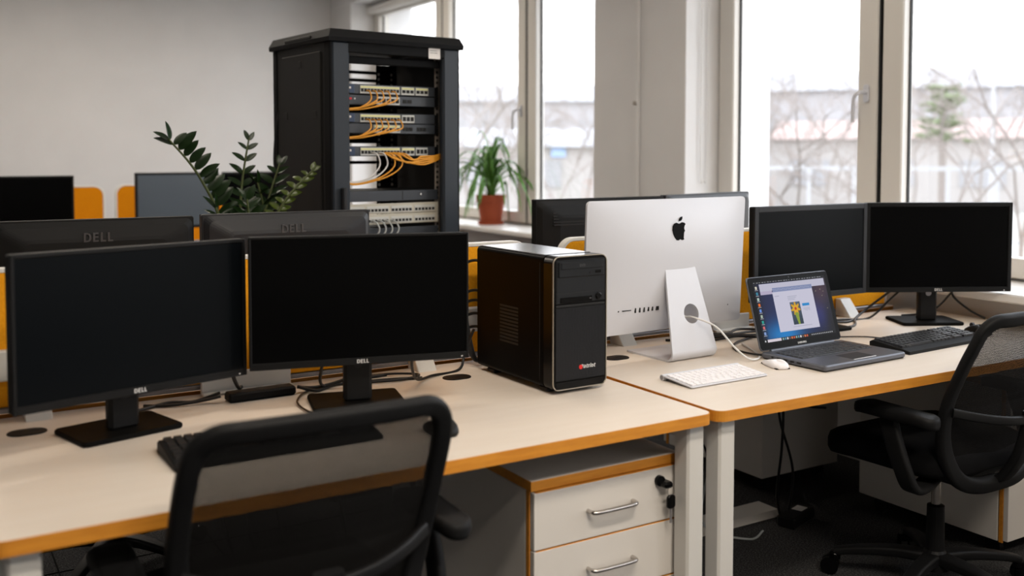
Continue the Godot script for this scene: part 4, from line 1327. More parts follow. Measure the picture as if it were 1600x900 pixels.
# ---------------------------------------------------------------- tower computer
func tower() -> void:
	var t := thing("tower_computer", "black tower computer with a silver trimmed front standing on the desk", "computer", Vector3(1.531, DESK, -2.362), 0.025)
	var w := 0.180
	var d := 0.392
	var h := 0.368
	var st := begin()
	var body := PackedVector2Array()   # front outline, for the body behind the fascia
	prism(st, rrect(w - 0.004, h - 0.014, 0.012, 5), -d / 2, d / 2 - 0.045, Transform3D(Basis.IDENTITY, Vector3(0, h / 2 + 0.007, 0)), 0.003)
	var b := put(st, "case", M.case_side, t)
	st = begin()
	prism(st, rrect(w, h - 0.010, 0.020, 6), d / 2 - 0.046, d / 2, Transform3D(Basis.IDENTITY, Vector3(0, h / 2 + 0.006, 0)), 0.004)
	var fascia := put(st, "fascia", M.black_gloss, t)
	# top sheet, flush
	put(bx(Vector3(0, h + 0.0005, -0.025), Vector3(w - 0.03, 0.002, d - 0.06), 0.0005), "top_cover", mat(Color(.22, .215, .23), 0.22, 0.4), t)
	# silver trim round the front
	st = begin()
	var out := rrect(w - 0.003, h - 0.013, 0.0185, 6)
	var path := PackedVector3Array()
	for p in out: path.append(Vector3(p.x, p.y + h / 2 + 0.006, d / 2))
	skin(st, frames(path, true, Vector3(0, 0, 1)), rrect(0.0030, 0.004, 0.0012, 2), true)
	put(st, "trim", M.trim, fascia)
	# front: drive bays and lower ribbed door
	var z := d / 2
	st = begin()
	box(st, Vector3(0, 0.3005, z + 0.001), Vector3(w - 0.016, 0.117, 0.006), 0.003)
	var bay := put(st, "bay_panel", M.bay, t)
	st = begin()
	box(st, Vector3(0, 0.3335, z + 0.0055), Vector3(w - 0.030, 0.041, 0.005), 0.0015)
	var opt := put(st, "optical_drive", M.bay, t)
	put(bx(Vector3(0, 0.343, z + 0.0085), Vector3(w - 0.044, 0.0175, 0.003), 0.001), "drive_tray", M.bay_tray, opt)
	put(bx(Vector3(0.030, 0.322, z + 0.0085), Vector3(0.010, 0.0035, 0.002), 0.0005), "indicator", M.port_hole, opt)
	put(bx(Vector3(0.054, 0.3235, z + 0.0085), Vector3(0.018, 0.0075, 0.002), 0.0008), "eject_button", M.black_gloss, opt)
	put_mesh(text_mesh("DVD", 0.007, 0.0003), "disc_mark", M.grey_print, opt, Transform3D(Basis.IDENTITY, Vector3(0.0, 0.343, z + 0.0102)))
	for y in [0.3115, 0.2705]:
		put(bx(Vector3(0, y, z + 0.0042), Vector3(w - 0.018, 0.0018, 0.0012)), "bay_joint", M.port_hole, bay)
	put(bx(Vector3(-0.016, 0.252, z + 0.0042), Vector3(0.105, 0.014, 0.003), 0.001), "card_bay", M.black_gloss, bay)
	put(bx(Vector3(0.030, 0.2525, z + 0.006), Vector3(0.007, 0.003, 0.001)), "card_lamp", M.grey_print, bay)
	st = begin()
	lathe(st, [Vector2(0, 0), Vector2(0.0095, 0), Vector2(0.0095, 0.003), Vector2(0.007, 0.004), Vector2(0, 0.004)], 20, Transform3D(Basis(Vector3(1, 0, 0), Vector3(0, 0, 1), Vector3(0, -1, 0)), Vector3(0.058, 0.2565, z + 0.004)), false)
	put(st, "power_button", M.black_gloss, bay)
	put(bx(Vector3(0, 0.2365, z + 0.0012), Vector3(w - 0.018, 0.0055, 0.004)), "gap", M.port_hole, fascia)
	put(bx(Vector3(0, 0.134, z + 0.0005), Vector3(w - 0.016, 0.198, 0.005), 0.002), "lower_door", M.black_soft, t)
	st = begin()
	for k in 44: box(st, Vector3(-0.0795 + k * 0.0037, 0.134, z + 0.0032), Vector3(0.0019, 0.192, 0.0014))
	var ribs := put(st, "ribs", M.charcoal, t)
	ribs.set_meta("kind", "stuff")
	put(bx(Vector3(0, 0.0245, z + 0.0005), Vector3(w - 0.020, 0.020, 0.004), 0.001), "lower_strip", M.black_gloss, fascia)
	st = begin()
	cyl(st, Vector3(0, 0, 0), 0.006, 0.0012, 16, Transform3D(Basis(Vector3(1, 0, 0), Vector3(0, 0, 1), Vector3(0, -1, 0)), Vector3(-0.0005, 0.0685, z + 0.0038)))
	put(st, "red_emblem", M.red_print, t)
	var lean := Basis(Vector3(1, 0, 0), Vector3(0.25, 1, 0), Vector3(0, 0, 1))
	put_mesh(text_mesh("Patriot", 0.0105, 0.0006), "logo", M.white_print, t, Transform3D(lean, Vector3(0.0245, 0.0695, z + 0.0043)))
	# side vent on the panel facing the screens
	st = begin()
	for k in 11:
		box(st, Vector3(-w / 2 + 0.0022, 0.11 + k * 0.010, -0.02), Vector3(0.0018, 0.0055, 0.095))
	put(st, "side_vent", M.port_hole, b)
	put(bx(Vector3(-w / 2 + 0.0018, h / 2 + 0.006, d / 2 - 0.062), Vector3(0.002, h - 0.05, 0.0016)), "panel_seam", M.port_hole, b)
	for x in [-0.06, 0.06]:
		for q in [-0.14, 0.13]: put(bx(Vector3(x, 0.006, q), Vector3(0.03, 0.013, 0.04), 0.003), "foot", M.black, t)

# ---------------------------------------------------------------- network rack
var ORDER := ["first", "second", "third", "fourth", "fifth", "sixth"]
var RACK := Transform3D.IDENTITY
func rack() -> void:
	var t := thing("server_rack", "tall black network cabinet standing open behind the desks", "server rack", Vector3(1.706, 0, -3.673), 0.098)
	RACK = t.transform
	var w := 0.60
	var d := 0.54
	var h := 1.815
	# front posts, each with an inner return, and the cross rails
	for s in [-1, 1]:
		var st := begin()
		box(st, Vector3(s * (w / 2 - 0.045), h / 2, -0.016), Vector3(0.078, h - 0.02, 0.032), 0.008)
		var p := put(st, "front_post", M.rack_post, t)
		put(bx(Vector3(s * (w / 2 - 0.006), h / 2, -0.03), Vector3(0.014, h - 0.02, 0.05), 0.004), "corner_profile", M.rack, p)
		if s < 0:
			st = begin()
			box(st, Vector3(-w / 2 + 0.048, 1.18, 0.012), Vector3(0.020, 0.115, 0.024), 0.005)
			put(st, "door_handle", M.charcoal, p)
	put(bx(Vector3(0, h - 0.03, -0.016), Vector3(w - 0.15, 0.045, 0.030), 0.003), "top_rail", M.rack, t)
	put(bx(Vector3(0, h - 0.075, -0.05), Vector3(w - 0.15, 0.03, 0.020), 0.003), "top_beam", M.rack, t)
	put(bx(Vector3(0, 0.05, -d / 2), Vector3(w, 0.1, d), 0.006), "plinth", M.rack, t)
	# lid with chamfered rim
	var st := begin()
	var rings := []
	for r in [[w + 0.020, d + 0.020, h - 0.012], [w + 0.024, d + 0.024, h + 0.004], [w - 0.004, d - 0.004, h + 0.036], [w - 0.02, d - 0.02, h + 0.037]]:
		var ring := PackedVector3Array()
		for c in [[1, 1], [-1, 1], [-1, -1], [1, -1]]: ring.append(Vector3(c[0] * r[0] / 2, r[2], -d / 2 - c[1] * r[1] / 2))
		rings.append(ring)
	loft(st, rings, true, false)
	var lid := put(st, "lid", M.rack, t)
	put(bx(Vector3(-w / 2 - 0.003, h + 0.014, -d / 2), Vector3(0.02, 0.012, 0.24), 0.002), "lid_vent", M.port_hole, lid)
	# side panels
	for s in [-1, 1]:
		st = begin()
		box(st, Vector3(s * (w / 2 - 0.012), h / 2, -d / 2), Vector3(0.014, h - 0.03, d - 0.02))
		var side := put(st, "side_panel", M.rack_side, t)
		st = begin()
		box(st, Vector3(s * (w / 2 - 0.003), h / 2, -d / 2 + 0.005), Vector3(0.008, h - 0.09, d * 0.66), 0.003)
		put(st, "raised_panel", M.rack_side, side)
		for z in [-d / 2 + 0.135, -d / 2 - 0.135]:
			put(bx(Vector3(s * (w / 2 + 0.001), h - 0.29, z), Vector3(0.004, 0.03, 0.028), 0.001), "latch", M.port_hole, side)
		put(bx(Vector3(s * (w / 2 + 0.001), h - 0.085, -d / 2), Vector3(0.004, 0.024, 0.018), 0.001), "lock", M.port_hole, side)
		put(bx(Vector3(s * (w / 2 - 0.016), h / 2, -d + 0.02), Vector3(0.030, h - 0.02, 0.04), 0.004), "rear_post", M.rack, t)
	# mounting rails with square holes, front and rear
	for z in [-0.085, -d + 0.10]:
		for s in [-1, 1]:
			st = begin()
			box(st, Vector3(s * 0.246, 0.95, z - 0.012), Vector3(0.022, 1.68, 0.004))
			box(st, Vector3(s * 0.257, 0.95, z - 0.030), Vector3(0.003, 1.68, 0.036))
			var rail := put(st, "mounting_rail", M.zinc if z > -0.2 else M.rack, t)
			st = begin()
			for k in 74: box(st, Vector3(s * 0.245, 0.16 + k * 0.0222, z - 0.0095), Vector3(0.010, 0.010, 0.002))
			put(st, "rail_holes", M.port_hole, rail).set_meta("kind", "stuff")
	# open back: cross bars and a toothed cable comb
	for y in [1.735, 1.70, 1.655, 1.33]:
		put(bx(Vector3(-0.02, y, -d + 0.015), Vector3(w - 0.10, 0.014, 0.012), 0.002), "rear_bar", M.rack, t)
	# two vertical strips and a rear side rail seen through the opening
	put(bx(Vector3(0.178, 0.95, -d + 0.124), Vector3(0.06, 1.62, 0.004)), "rear_cover", M.rack, t)
	put(bx(Vector3(-0.03, 1.50, -d + 0.10), Vector3(0.42, 0.17, 0.004)), "rear_cover", M.rack, t)
	for x in [0.14, 0.205]:
		st = begin()
		box(st, Vector3(x, 0.95, -d + 0.13), Vector3(0.022, 1.62, 0.004))
		var strip := put(st, "rear_strip", M.rack, t)
		st = begin()
		for k in 50: box(st, Vector3(x, 1.72 - k * 0.0222, -d + 0.1325), Vector3(0.009, 0.011, 0.002))
		put(st, "strip_holes", M.paper if x < 0.2 else M.zinc, strip).set_meta("kind", "stuff")
	# typed label on the upper rail
	var lb := thing("paper_label", "small white paper label stuck to the upper rail of the rack", "label", RACK * Vector3(0.172, 1.792, 0.0005), 0.098)
	put(bx(Vector3(0, -0.010, 0.0005), Vector3(0.056, 0.046, 0.001)), "sheet", M.paper, lb)
	put(bx(Vector3(-0.004, 0.000, 0.0012), Vector3(0.036, 0.002, 0.0004)), "printed_line", M.grey_print, lb)
	put(bx(Vector3(-0.004, -0.009, 0.0012), Vector3(0.036, 0.002, 0.0004)), "printed_line", M.grey_print, lb)
	# equipment
	var zf := -0.080
	device("network_switch", "topmost network switch in the rack, orange cables plugged in its left half", "network switch", 1.628, 0.040, zf, M.device, [[-0.135, 0.048, 24, true], [0.056, 0.118, 6, true], [0.124, 0.186, 6, true]], true)
	device("network_switch", "grey network unit directly under the topmost switch, with a red light", "network switch", 1.585, 0.040, zf, M.device, [[-0.06, 0.048, 10, false], [0.062, 0.108, 2, false]], false, true)
	device("network_switch", "upper switch of the middle pair in the rack", "network switch", 1.513, 0.040, zf, M.device, [[-0.135, 0.050, 24, true], [0.058, 0.118, 6, false]], true)
	device("network_switch", "lower switch of the middle pair in the rack", "network switch", 1.471, 0.040, zf, M.device, [[-0.075, 0.050, 14, true], [0.062, 0.112, 3, false], [0.130, 0.176, 3, false]], false)
	device("network_switch", "lowest cabled switch in the rack, orange cables leading off to both sides", "network switch", 1.379, 0.040, zf, M.device, [[-0.135, 0.048, 24, true], [0.056, 0.118, 6, true], [0.124, 0.182, 6, false]], true)
	var dr := thing("storage_unit", "flat dark drawer unit above the pale patch panels", "rack drawer", RACK * Vector3(0, 1.197, zf), 0.098)
	put(bx(Vector3(0, 0, -0.15), Vector3(0.444, 0.042, 0.30), 0.003), "body", M.rack, dr)
	put(bx(Vector3(0, 0, 0.004), Vector3(0.47, 0.043, 0.008), 0.002), "front", M.device, dr)
	put(bx(Vector3(0.06, 0, 0.0085), Vector3(0.003, 0.034, 0.001)), "joint", M.port_hole, dr)
	put(bx(Vector3(0.148, 0.004, 0.0085), Vector3(0.010, 0.010, 0.003), 0.002), "lock", M.chrome, dr)
	for k in 2:
		var y := 1.145 - 0.043 * k
		var p := thing("socket_strip", ["upper pale patch panel with rows of dark sockets", "lower pale patch panel with grey cables plugged in"][k], "patch panel", RACK * Vector3(0, y, zf), 0.098)
		put(bx(Vector3(0, 0, 0.003), Vector3(0.475, 0.0415, 0.006), 0.0015), "plate", M.patch, p)
		put(bx(Vector3(0, 0, -0.02), Vector3(0.44, 0.036, 0.04), 0.002), "back_tray", M.rack, p)
		for g in 4:
			put(bx(Vector3(-0.168 + g * 0.112, -0.003, 0.0065), Vector3(0.102, 0.026, 0.003), 0.001), "socket_block", M.port_frame, p)
			for q in 6:
				put(bx(Vector3(-0.168 + g * 0.112 - 0.042 + q * 0.0166, -0.006, 0.0085), Vector3(0.0115, 0.0105, 0.002)), "socket", M.port_hole, p)
	var bp := thing("rack_shelf", "plain dark shelf panel below the pale patch panels", "rack shelf", RACK * Vector3(0, 1.045, zf), 0.098)
	put(bx(Vector3(0, 0, -0.14), Vector3(0.44, 0.036, 0.28), 0.003), "body", M.rack, bp)
	put(bx(Vector3(0, 0, 0.003), Vector3(0.47, 0.042, 0.006), 0.002), "front", M.device, bp)
	# cables
	var G := func(x: float, y: float, z: float) -> Vector3: return RACK * Vector3(x, y, zf + z)
	var n := 0
	for row in [[1.622, 1.545, [-0.108, -0.080, -0.052, -0.022, 0.010]], [1.507, 1.432, [-0.110, -0.084, -0.058, -0.030, 0.004, 0.034]]]:
		for k in row[2].size():
			var x: float = row[2][k]
			var yb: float = row[1] + 0.003 * (k % 3)
			cable([G.call(x, row[0], 0.012), G.call(x + 0.004, row[0] - 0.004, 0.034), G.call(x + 0.002, row[0] - 0.034, 0.048), G.call(lerpf(x, -0.215, 0.22), yb + 0.020, 0.052), G.call(lerpf(x, -0.215, 0.60), yb + 0.002, 0.046), G.call(-0.232, yb - 0.006, 0.03)], 0.0029, "patch_cable", M.cable_orange, "%s orange patch cable from the left post, plugged into the %s" % [ORDER[k], ["topmost switch", "middle pair of switches"][n]], "cable", ["orange cables of the topmost switch", "orange cables of the middle switches"][n], 5)
		n += 1
	for k in 4:
		var x := -0.088 + 0.034 * k
		var white := k < 2
		cable([G.call(x, 1.374, 0.012), G.call(x + 0.012, 1.366, 0.042), G.call(x + 0.018, 1.32, 0.05), G.call(lerpf(x, -0.2, 0.25), 1.275, 0.05), G.call(-0.17, 1.258 - 0.004 * k, 0.04), G.call(-0.232, 1.262, 0.03)], 0.0029, "patch_cable", M.cable_white if white else M.cable_orange, "%s patch cable hanging left from the lowest cabled switch" % ["pale beige outer", "pale beige inner", "orange, shorter", "orange, wider-looping"][k], "cable", "pale cables of the lowest switch" if white else "orange cables hanging left from the lowest switch", 5)
	for k in 5:
		var x := -0.05 + 0.022 * k
		cable([G.call(x, 1.372, 0.012), G.call(x + 0.02, 1.366, 0.040), G.call(x + 0.06, 1.345 - 0.006 * (k % 3), 0.052), G.call(0.12, 1.325 + 0.008 * k, 0.052), G.call(0.185, 1.335 + 0.006 * k, 0.045), G.call(0.236, 1.352 + 0.004 * k, 0.03)], 0.0036, "patch_cable", M.cable_orange, "%s orange patch cable sweeping right from the lowest cabled switch of the rack" % ORDER[k], "cable", "orange cables sweeping right from the lowest switch", 5)
	for k in 4:
		var x := -0.092 + 0.030 * k
		cable([G.call(x, 1.098, 0.012), G.call(x + 0.012, 1.092, 0.035), G.call(x + 0.022, 1.06, 0.045), G.call(x - 0.005, 1.02, 0.04), G.call(x - 0.05, 0.96, 0.03)], 0.0032, "patch_cable", M.cable_grey, "%s grey patch cable from the left hanging from the lower pale patch panel" % ORDER[k], "cable", "grey cables of the lower patch panel", 5)
	cable([RACK * Vector3(-0.305, 1.55, -0.47), RACK * Vector3(-0.318, 1.45, -0.48), RACK * Vector3(-0.325, 1.33, -0.48), RACK * Vector3(-0.312, 1.26, -0.47), RACK * Vector3(-0.306, 1.20, -0.45)], 0.003, "loose_cable", M.cable, "thin black cable looping down the outside of the rack near the plant")
	cable([G.call(-0.21, 1.70, -0.30), G.call(-0.10, 1.69, -0.30), G.call(-0.085, 1.66, -0.30), G.call(-0.095, 1.60, -0.28)], 0.003, "loose_cable", M.cable, "thin black cable hanging inside the rack above the topmost switch")

func device(called: String, label: String, category: String, y: float, h: float, zf: float, m: Material, blocks: Array, left: bool, red := false) -> void:
	var o := thing(called, label, category, RACK * Vector3(0, y, zf), 0.098)
	put(bx(Vector3(0, 0, -0.13), Vector3(0.438, h - 0.002, 0.26), 0.003), "body", M.rack, o)
	put(bx(Vector3(0, 0, 0.003), Vector3(0.440, h, 0.008), 0.002), "front", m, o)
	for s in [-1, 1]: put(bx(Vector3(s * 0.229, 0, 0.002), Vector3(0.022, h, 0.003), 0.0008), "ear", M.rack, o)
	if left:
		put(bx(Vector3(-0.182, 0, 0.008), Vector3(0.045, h - 0.006, 0.004), 0.001), "left_module", M.device_blue, o)
		put(bx(Vector3(-0.185, 0.004, 0.0105), Vector3(0.018, 0.008, 0.001)), "module_mark", M.paper, o)
	if red:
		put(bx(Vector3(-0.178, 0.004, 0.008), Vector3(0.014, 0.009, 0.003), 0.001), "lamp", M.red_lamp, o)
		put(bx(Vector3(-0.158, 0.004, 0.008), Vector3(0.006, 0.006, 0.003), 0.001), "button", M.paper, o)
	for b in blocks:
		var x0: float = b[0]
		var x1: float = b[1]
		var n: int = b[2]
		if n <= 3:
			var st := begin()
			for k in n: box(st, Vector3(lerpf(x0, x1, (k + 0.5) / n), -0.001, 0.0078), Vector3((x1 - x0) / n * 0.82, 0.015, 0.002))
			put(st, "module_slot", M.port_hole, o)
			continue
		var blk := put(bx(Vector3((x0 + x1) / 2, -0.001, 0.0085), Vector3(x1 - x0, h - 0.008, 0.004), 0.001), "port_block", M.port_frame, o)
		if b[3]:
			put(bx(Vector3((x0 + x1) / 2, 0.0085, 0.0108), Vector3(x1 - x0 - 0.004, 0.007, 0.001)), "port_tags", M.port_yellow, blk)
		var cols := n / 2
		var st := begin()
		for k in cols: box(st, Vector3(lerpf(x0 + 0.002, x1 - 0.002, (k + 0.5) / cols), -0.0035 if b[3] else -0.001, 0.0108), Vector3((x1 - x0 - 0.004) / cols * 0.80, 0.013 if b[3] else 0.018, 0.0012))
		put(st, "ports", M.port_hole, blk).set_meta("kind", "stuff")

# ---------------------------------------------------------------- plants
func leaf_mesh(l: float, w: float, fold: float, bend: float) -> ArrayMesh:   # along +y from the origin, face towards +z
	var st := begin()
	st.set_smooth_group(0)
	var n := 7
	var rows := []
	for i in n + 1:
		var u := float(i) / n
		var hw := w / 2 * pow(sin(PI * pow(clampf(u, 0.0, 1.0), 0.85)), 0.7)
		if i == n: hw = 0.0
		var c := Vector3(0, l * u, -bend * u * u)
		rows.append([c + Vector3(-hw, 0, fold * hw), c, c + Vector3(hw, 0, fold * hw)])
	for s in [0.0, -0.0012]:
		for i in n:
			for k in 2:
				var a: Vector3 = rows[i][k] + Vector3(0, 0, s)
				var b: Vector3 = rows[i][k + 1] + Vector3(0, 0, s)
				var c: Vector3 = rows[i + 1][k + 1] + Vector3(0, 0, s)
				var d: Vector3 = rows[i + 1][k] + Vector3(0, 0, s)
				if s == 0.0: quad(st, a, b, c, d)
				else: quad(st, b, a, d, c)
	return done(st)

func plants() -> void:
	# glossy plant with paired leaflets
	var t := thing("potted_plant", "dark green glossy potted plant with upright leafy stems beside the rack", "potted plant", Vector3(1.075, 0, -3.85))
	var st := begin()
	lathe(st, [Vector2(0, 0), Vector2(0.13, 0), Vector2(0.17, 0.60), Vector2(0.175, 0.62), Vector2(0.16, 0.62), Vector2(0.155, 0.57), Vector2(0, 0.57)], 28, Transform3D.IDENTITY, false)
	var pot := put(st, "planter", M.planter, t)
	st = begin()
	lathe(st, [Vector2(0.156, 0.575), Vector2(0.1, 0.585), Vector2(0, 0.59)], 20)
	put(st, "soil", M.soil, pot)
	var lm := leaf_mesh(0.084, 0.036, 0.25, 0.012)
	var lm2 := leaf_mesh(0.062, 0.034, 0.3, 0.02)
	# each stem: base, bend, bend, tip, leaf pairs, the way the leaves turn, young, leaf size, which sides carry leaves
	var stems := [
		[Vector3(0.0, 0.58, 0.02), Vector3(-0.045, 1.06, 0.06), Vector3(-0.135, 1.28, 0.08), Vector3(-0.25, 1.425, 0.09), 12, 0.15, false, 1.08, [1]],
		[Vector3(0.03, 0.58, -0.02), Vector3(0.035, 1.05, 0.0), Vector3(0.045, 1.25, 0.0), Vector3(0.075, 1.43, 0.0), 8, 0.35, false, 0.78, [-1, 1]],
		[Vector3(0.05, 0.58, 0.05), Vector3(0.10, 1.0, 0.10), Vector3(0.17, 1.18, 0.12), Vector3(0.29, 1.31, 0.13), 10, 0.5, true, 0.8, [-1, 1]],
		[Vector3(0.06, 0.58, -0.05), Vector3(0.13, 1.02, -0.06), Vector3(0.17, 1.19, -0.06), Vector3(0.22, 1.33, -0.07), 7, 0.8, false, 0.95, [-1, 1]],
		[Vector3(0.0, 0.58, 0.06), Vector3(0.02, 0.98, 0.12), Vector3(0.03, 1.10, 0.14), Vector3(0.02, 1.20, 0.15), 6, 0.3, false, 1.0, [-1, 1]],
		[Vector3(-0.04, 0.58, 0.0), Vector3(-0.03, 0.96, 0.08), Vector3(-0.06, 1.08, 0.10), Vector3(-0.09, 1.17, 0.12), 5, 0.6, false, 1.0, [-1, 1]],
		[Vector3(0.08, 0.58, 0.0), Vector3(0.12, 0.96, 0.02), Vector3(0.13, 1.12, 0.02), Vector3(0.10, 1.26, 0.02), 6, 1.0, false, 0.95, [-1, 1]],
	]
	for s in stems:
		var path := spline([s[0], s[1], s[2], s[3]], 8)
		st = begin()
		var sc := []
		for i in path.size(): sc.append(Vector2.ONE * lerpf(1.0, 0.35, float(i) / path.size()))
		skin(st, frames(path), circle(0.0085, 7), false, sc)
		var stem := put(st, "stem", M.zz_stem, t)
		var n: int = s[4]
		for k in n:
			var u := lerpf(0.42, 0.97, float(k) / (n - 1))
			var idx := u * (path.size() - 1)
			var p: Vector3 = path[int(idx)].lerp(path[mini(int(idx) + 1, path.size() - 1)], idx - int(idx))
			var dir: Vector3 = (path[mini(int(idx) + 1, path.size() - 1)] - path[maxi(int(idx) - 1, 0)]).normalized()
			var away := Vector3(cos(s[5]), 0.0, sin(s[5]))
			for side in (s[8] if k < n - 2 else [-1, 1]):
				var y: Vector3 = (dir * 0.72 + away * side * (0.95 if k < n - 1 else 0.35) + Vector3(0, 0.08, 0) + Vector3(rng.randf_range(-.1, .1), rng.randf_range(-.1, .1), rng.randf_range(-.1, .1))).normalized()
				var nrm: Vector3 = dir.cross(away * side).cross(y)
				nrm = (Vector3(0.2, 0.9, 0.5) - y * y.dot(Vector3(0.2, 0.9, 0.5))).normalized().lerp(nrm.normalized(), 0.3).normalized()
				var xax: Vector3 = y.cross(nrm).normalized()
				var zax: Vector3 = xax.cross(y).normalized()
				var size: float = s[7] * rng.randf_range(0.85, 1.1) * (1.0 if k < n - 2 else 0.75)
				put_mesh(lm if not s[6] else lm2, "leaf", M.zz_young if s[6] else M.zz_leaf, stem, Transform3D(Basis(xax, y, zax) * Basis.from_scale(Vector3.ONE * size), p))
	# spider plant in a terracotta pot on the sill
	var top := SILL + 0.034
	var p := thing("spider_plant", "green spider plant in a terracotta pot on the far window sill", "potted plant", Vector3(3.70, top, -6.36))
	st = begin()
	lathe(st, [Vector2(0, 0.0), Vector2(0.092, 0.0), Vector2(0.098, 0.022), Vector2(0.090, 0.022), Vector2(0.080, 0.022)], 28, Transform3D.IDENTITY, false)
	put(st, "saucer", M.terracotta, p)
	st = begin()
	lathe(st, [Vector2(0, 0.008), Vector2(0.076, 0.008), Vector2(0.100, 0.165), Vector2(0.108, 0.168), Vector2(0.112, 0.215), Vector2(0.100, 0.216), Vector2(0.096, 0.19), Vector2(0, 0.19)], 28, Transform3D.IDENTITY, false)
	var tp := put(st, "pot", M.terracotta, p)
	st = begin()
	lathe(st, [Vector2(0.096, 0.194), Vector2(0, 0.205)], 20)
	put(st, "soil", M.soil, tp)
	for k in 54:
		var a := TAU * k * 0.618 + rng.randf() * 0.4
		var out := rng.randf_range(0.10, 0.46)
		var lift := rng.randf_range(0.10, 0.24) + 0.20 * (1.0 - out / 0.46)
		var dir := Vector3(cos(a), 0, sin(a))
		if dir.x > 0.15: dir = (dir - Vector3(dir.x * 0.75, 0, 0)).normalized() * Vector3(0.9, 1, 1)
		var drop := out * rng.randf_range(0.2, 0.9)
		if k % 9 == 0: lift += 0.16
		var o := Vector3(0, 0.195, 0)
		var pts := spline([o + dir * 0.015, o + dir * out * 0.22 + Vector3(0, lift * 0.72, 0), o + dir * out * 0.62 + Vector3(0, lift, 0), o + dir * out + Vector3(0, lift - drop * 0.55, 0), o + dir * out * 1.15 + Vector3(0, lift - drop * 1.15, 0)], 4)
		for i in pts.size(): pts[i] = Vector3(minf(pts[i].x, 0.10 + 0.12 * pts[i].x), maxf(pts[i].y, 0.02), pts[i].z)
		var sc := []
		for i in pts.size():
			var u := float(i) / (pts.size() - 1)
			sc.append(Vector2.ONE * maxf(0.06, pow(sin(PI * lerpf(0.28, 1.0, u)), 0.6)))
		st = begin()
		skin(st, frames(pts, false, (Vector3.UP + dir * -0.6).normalized()), PackedVector2Array([Vector2(-0.014, 0.004), Vector2(0, -0.0015), Vector2(0.014, 0.004), Vector2(0, 0.0006)]), false, sc)
		put(st, "leaf", M.spider, p)

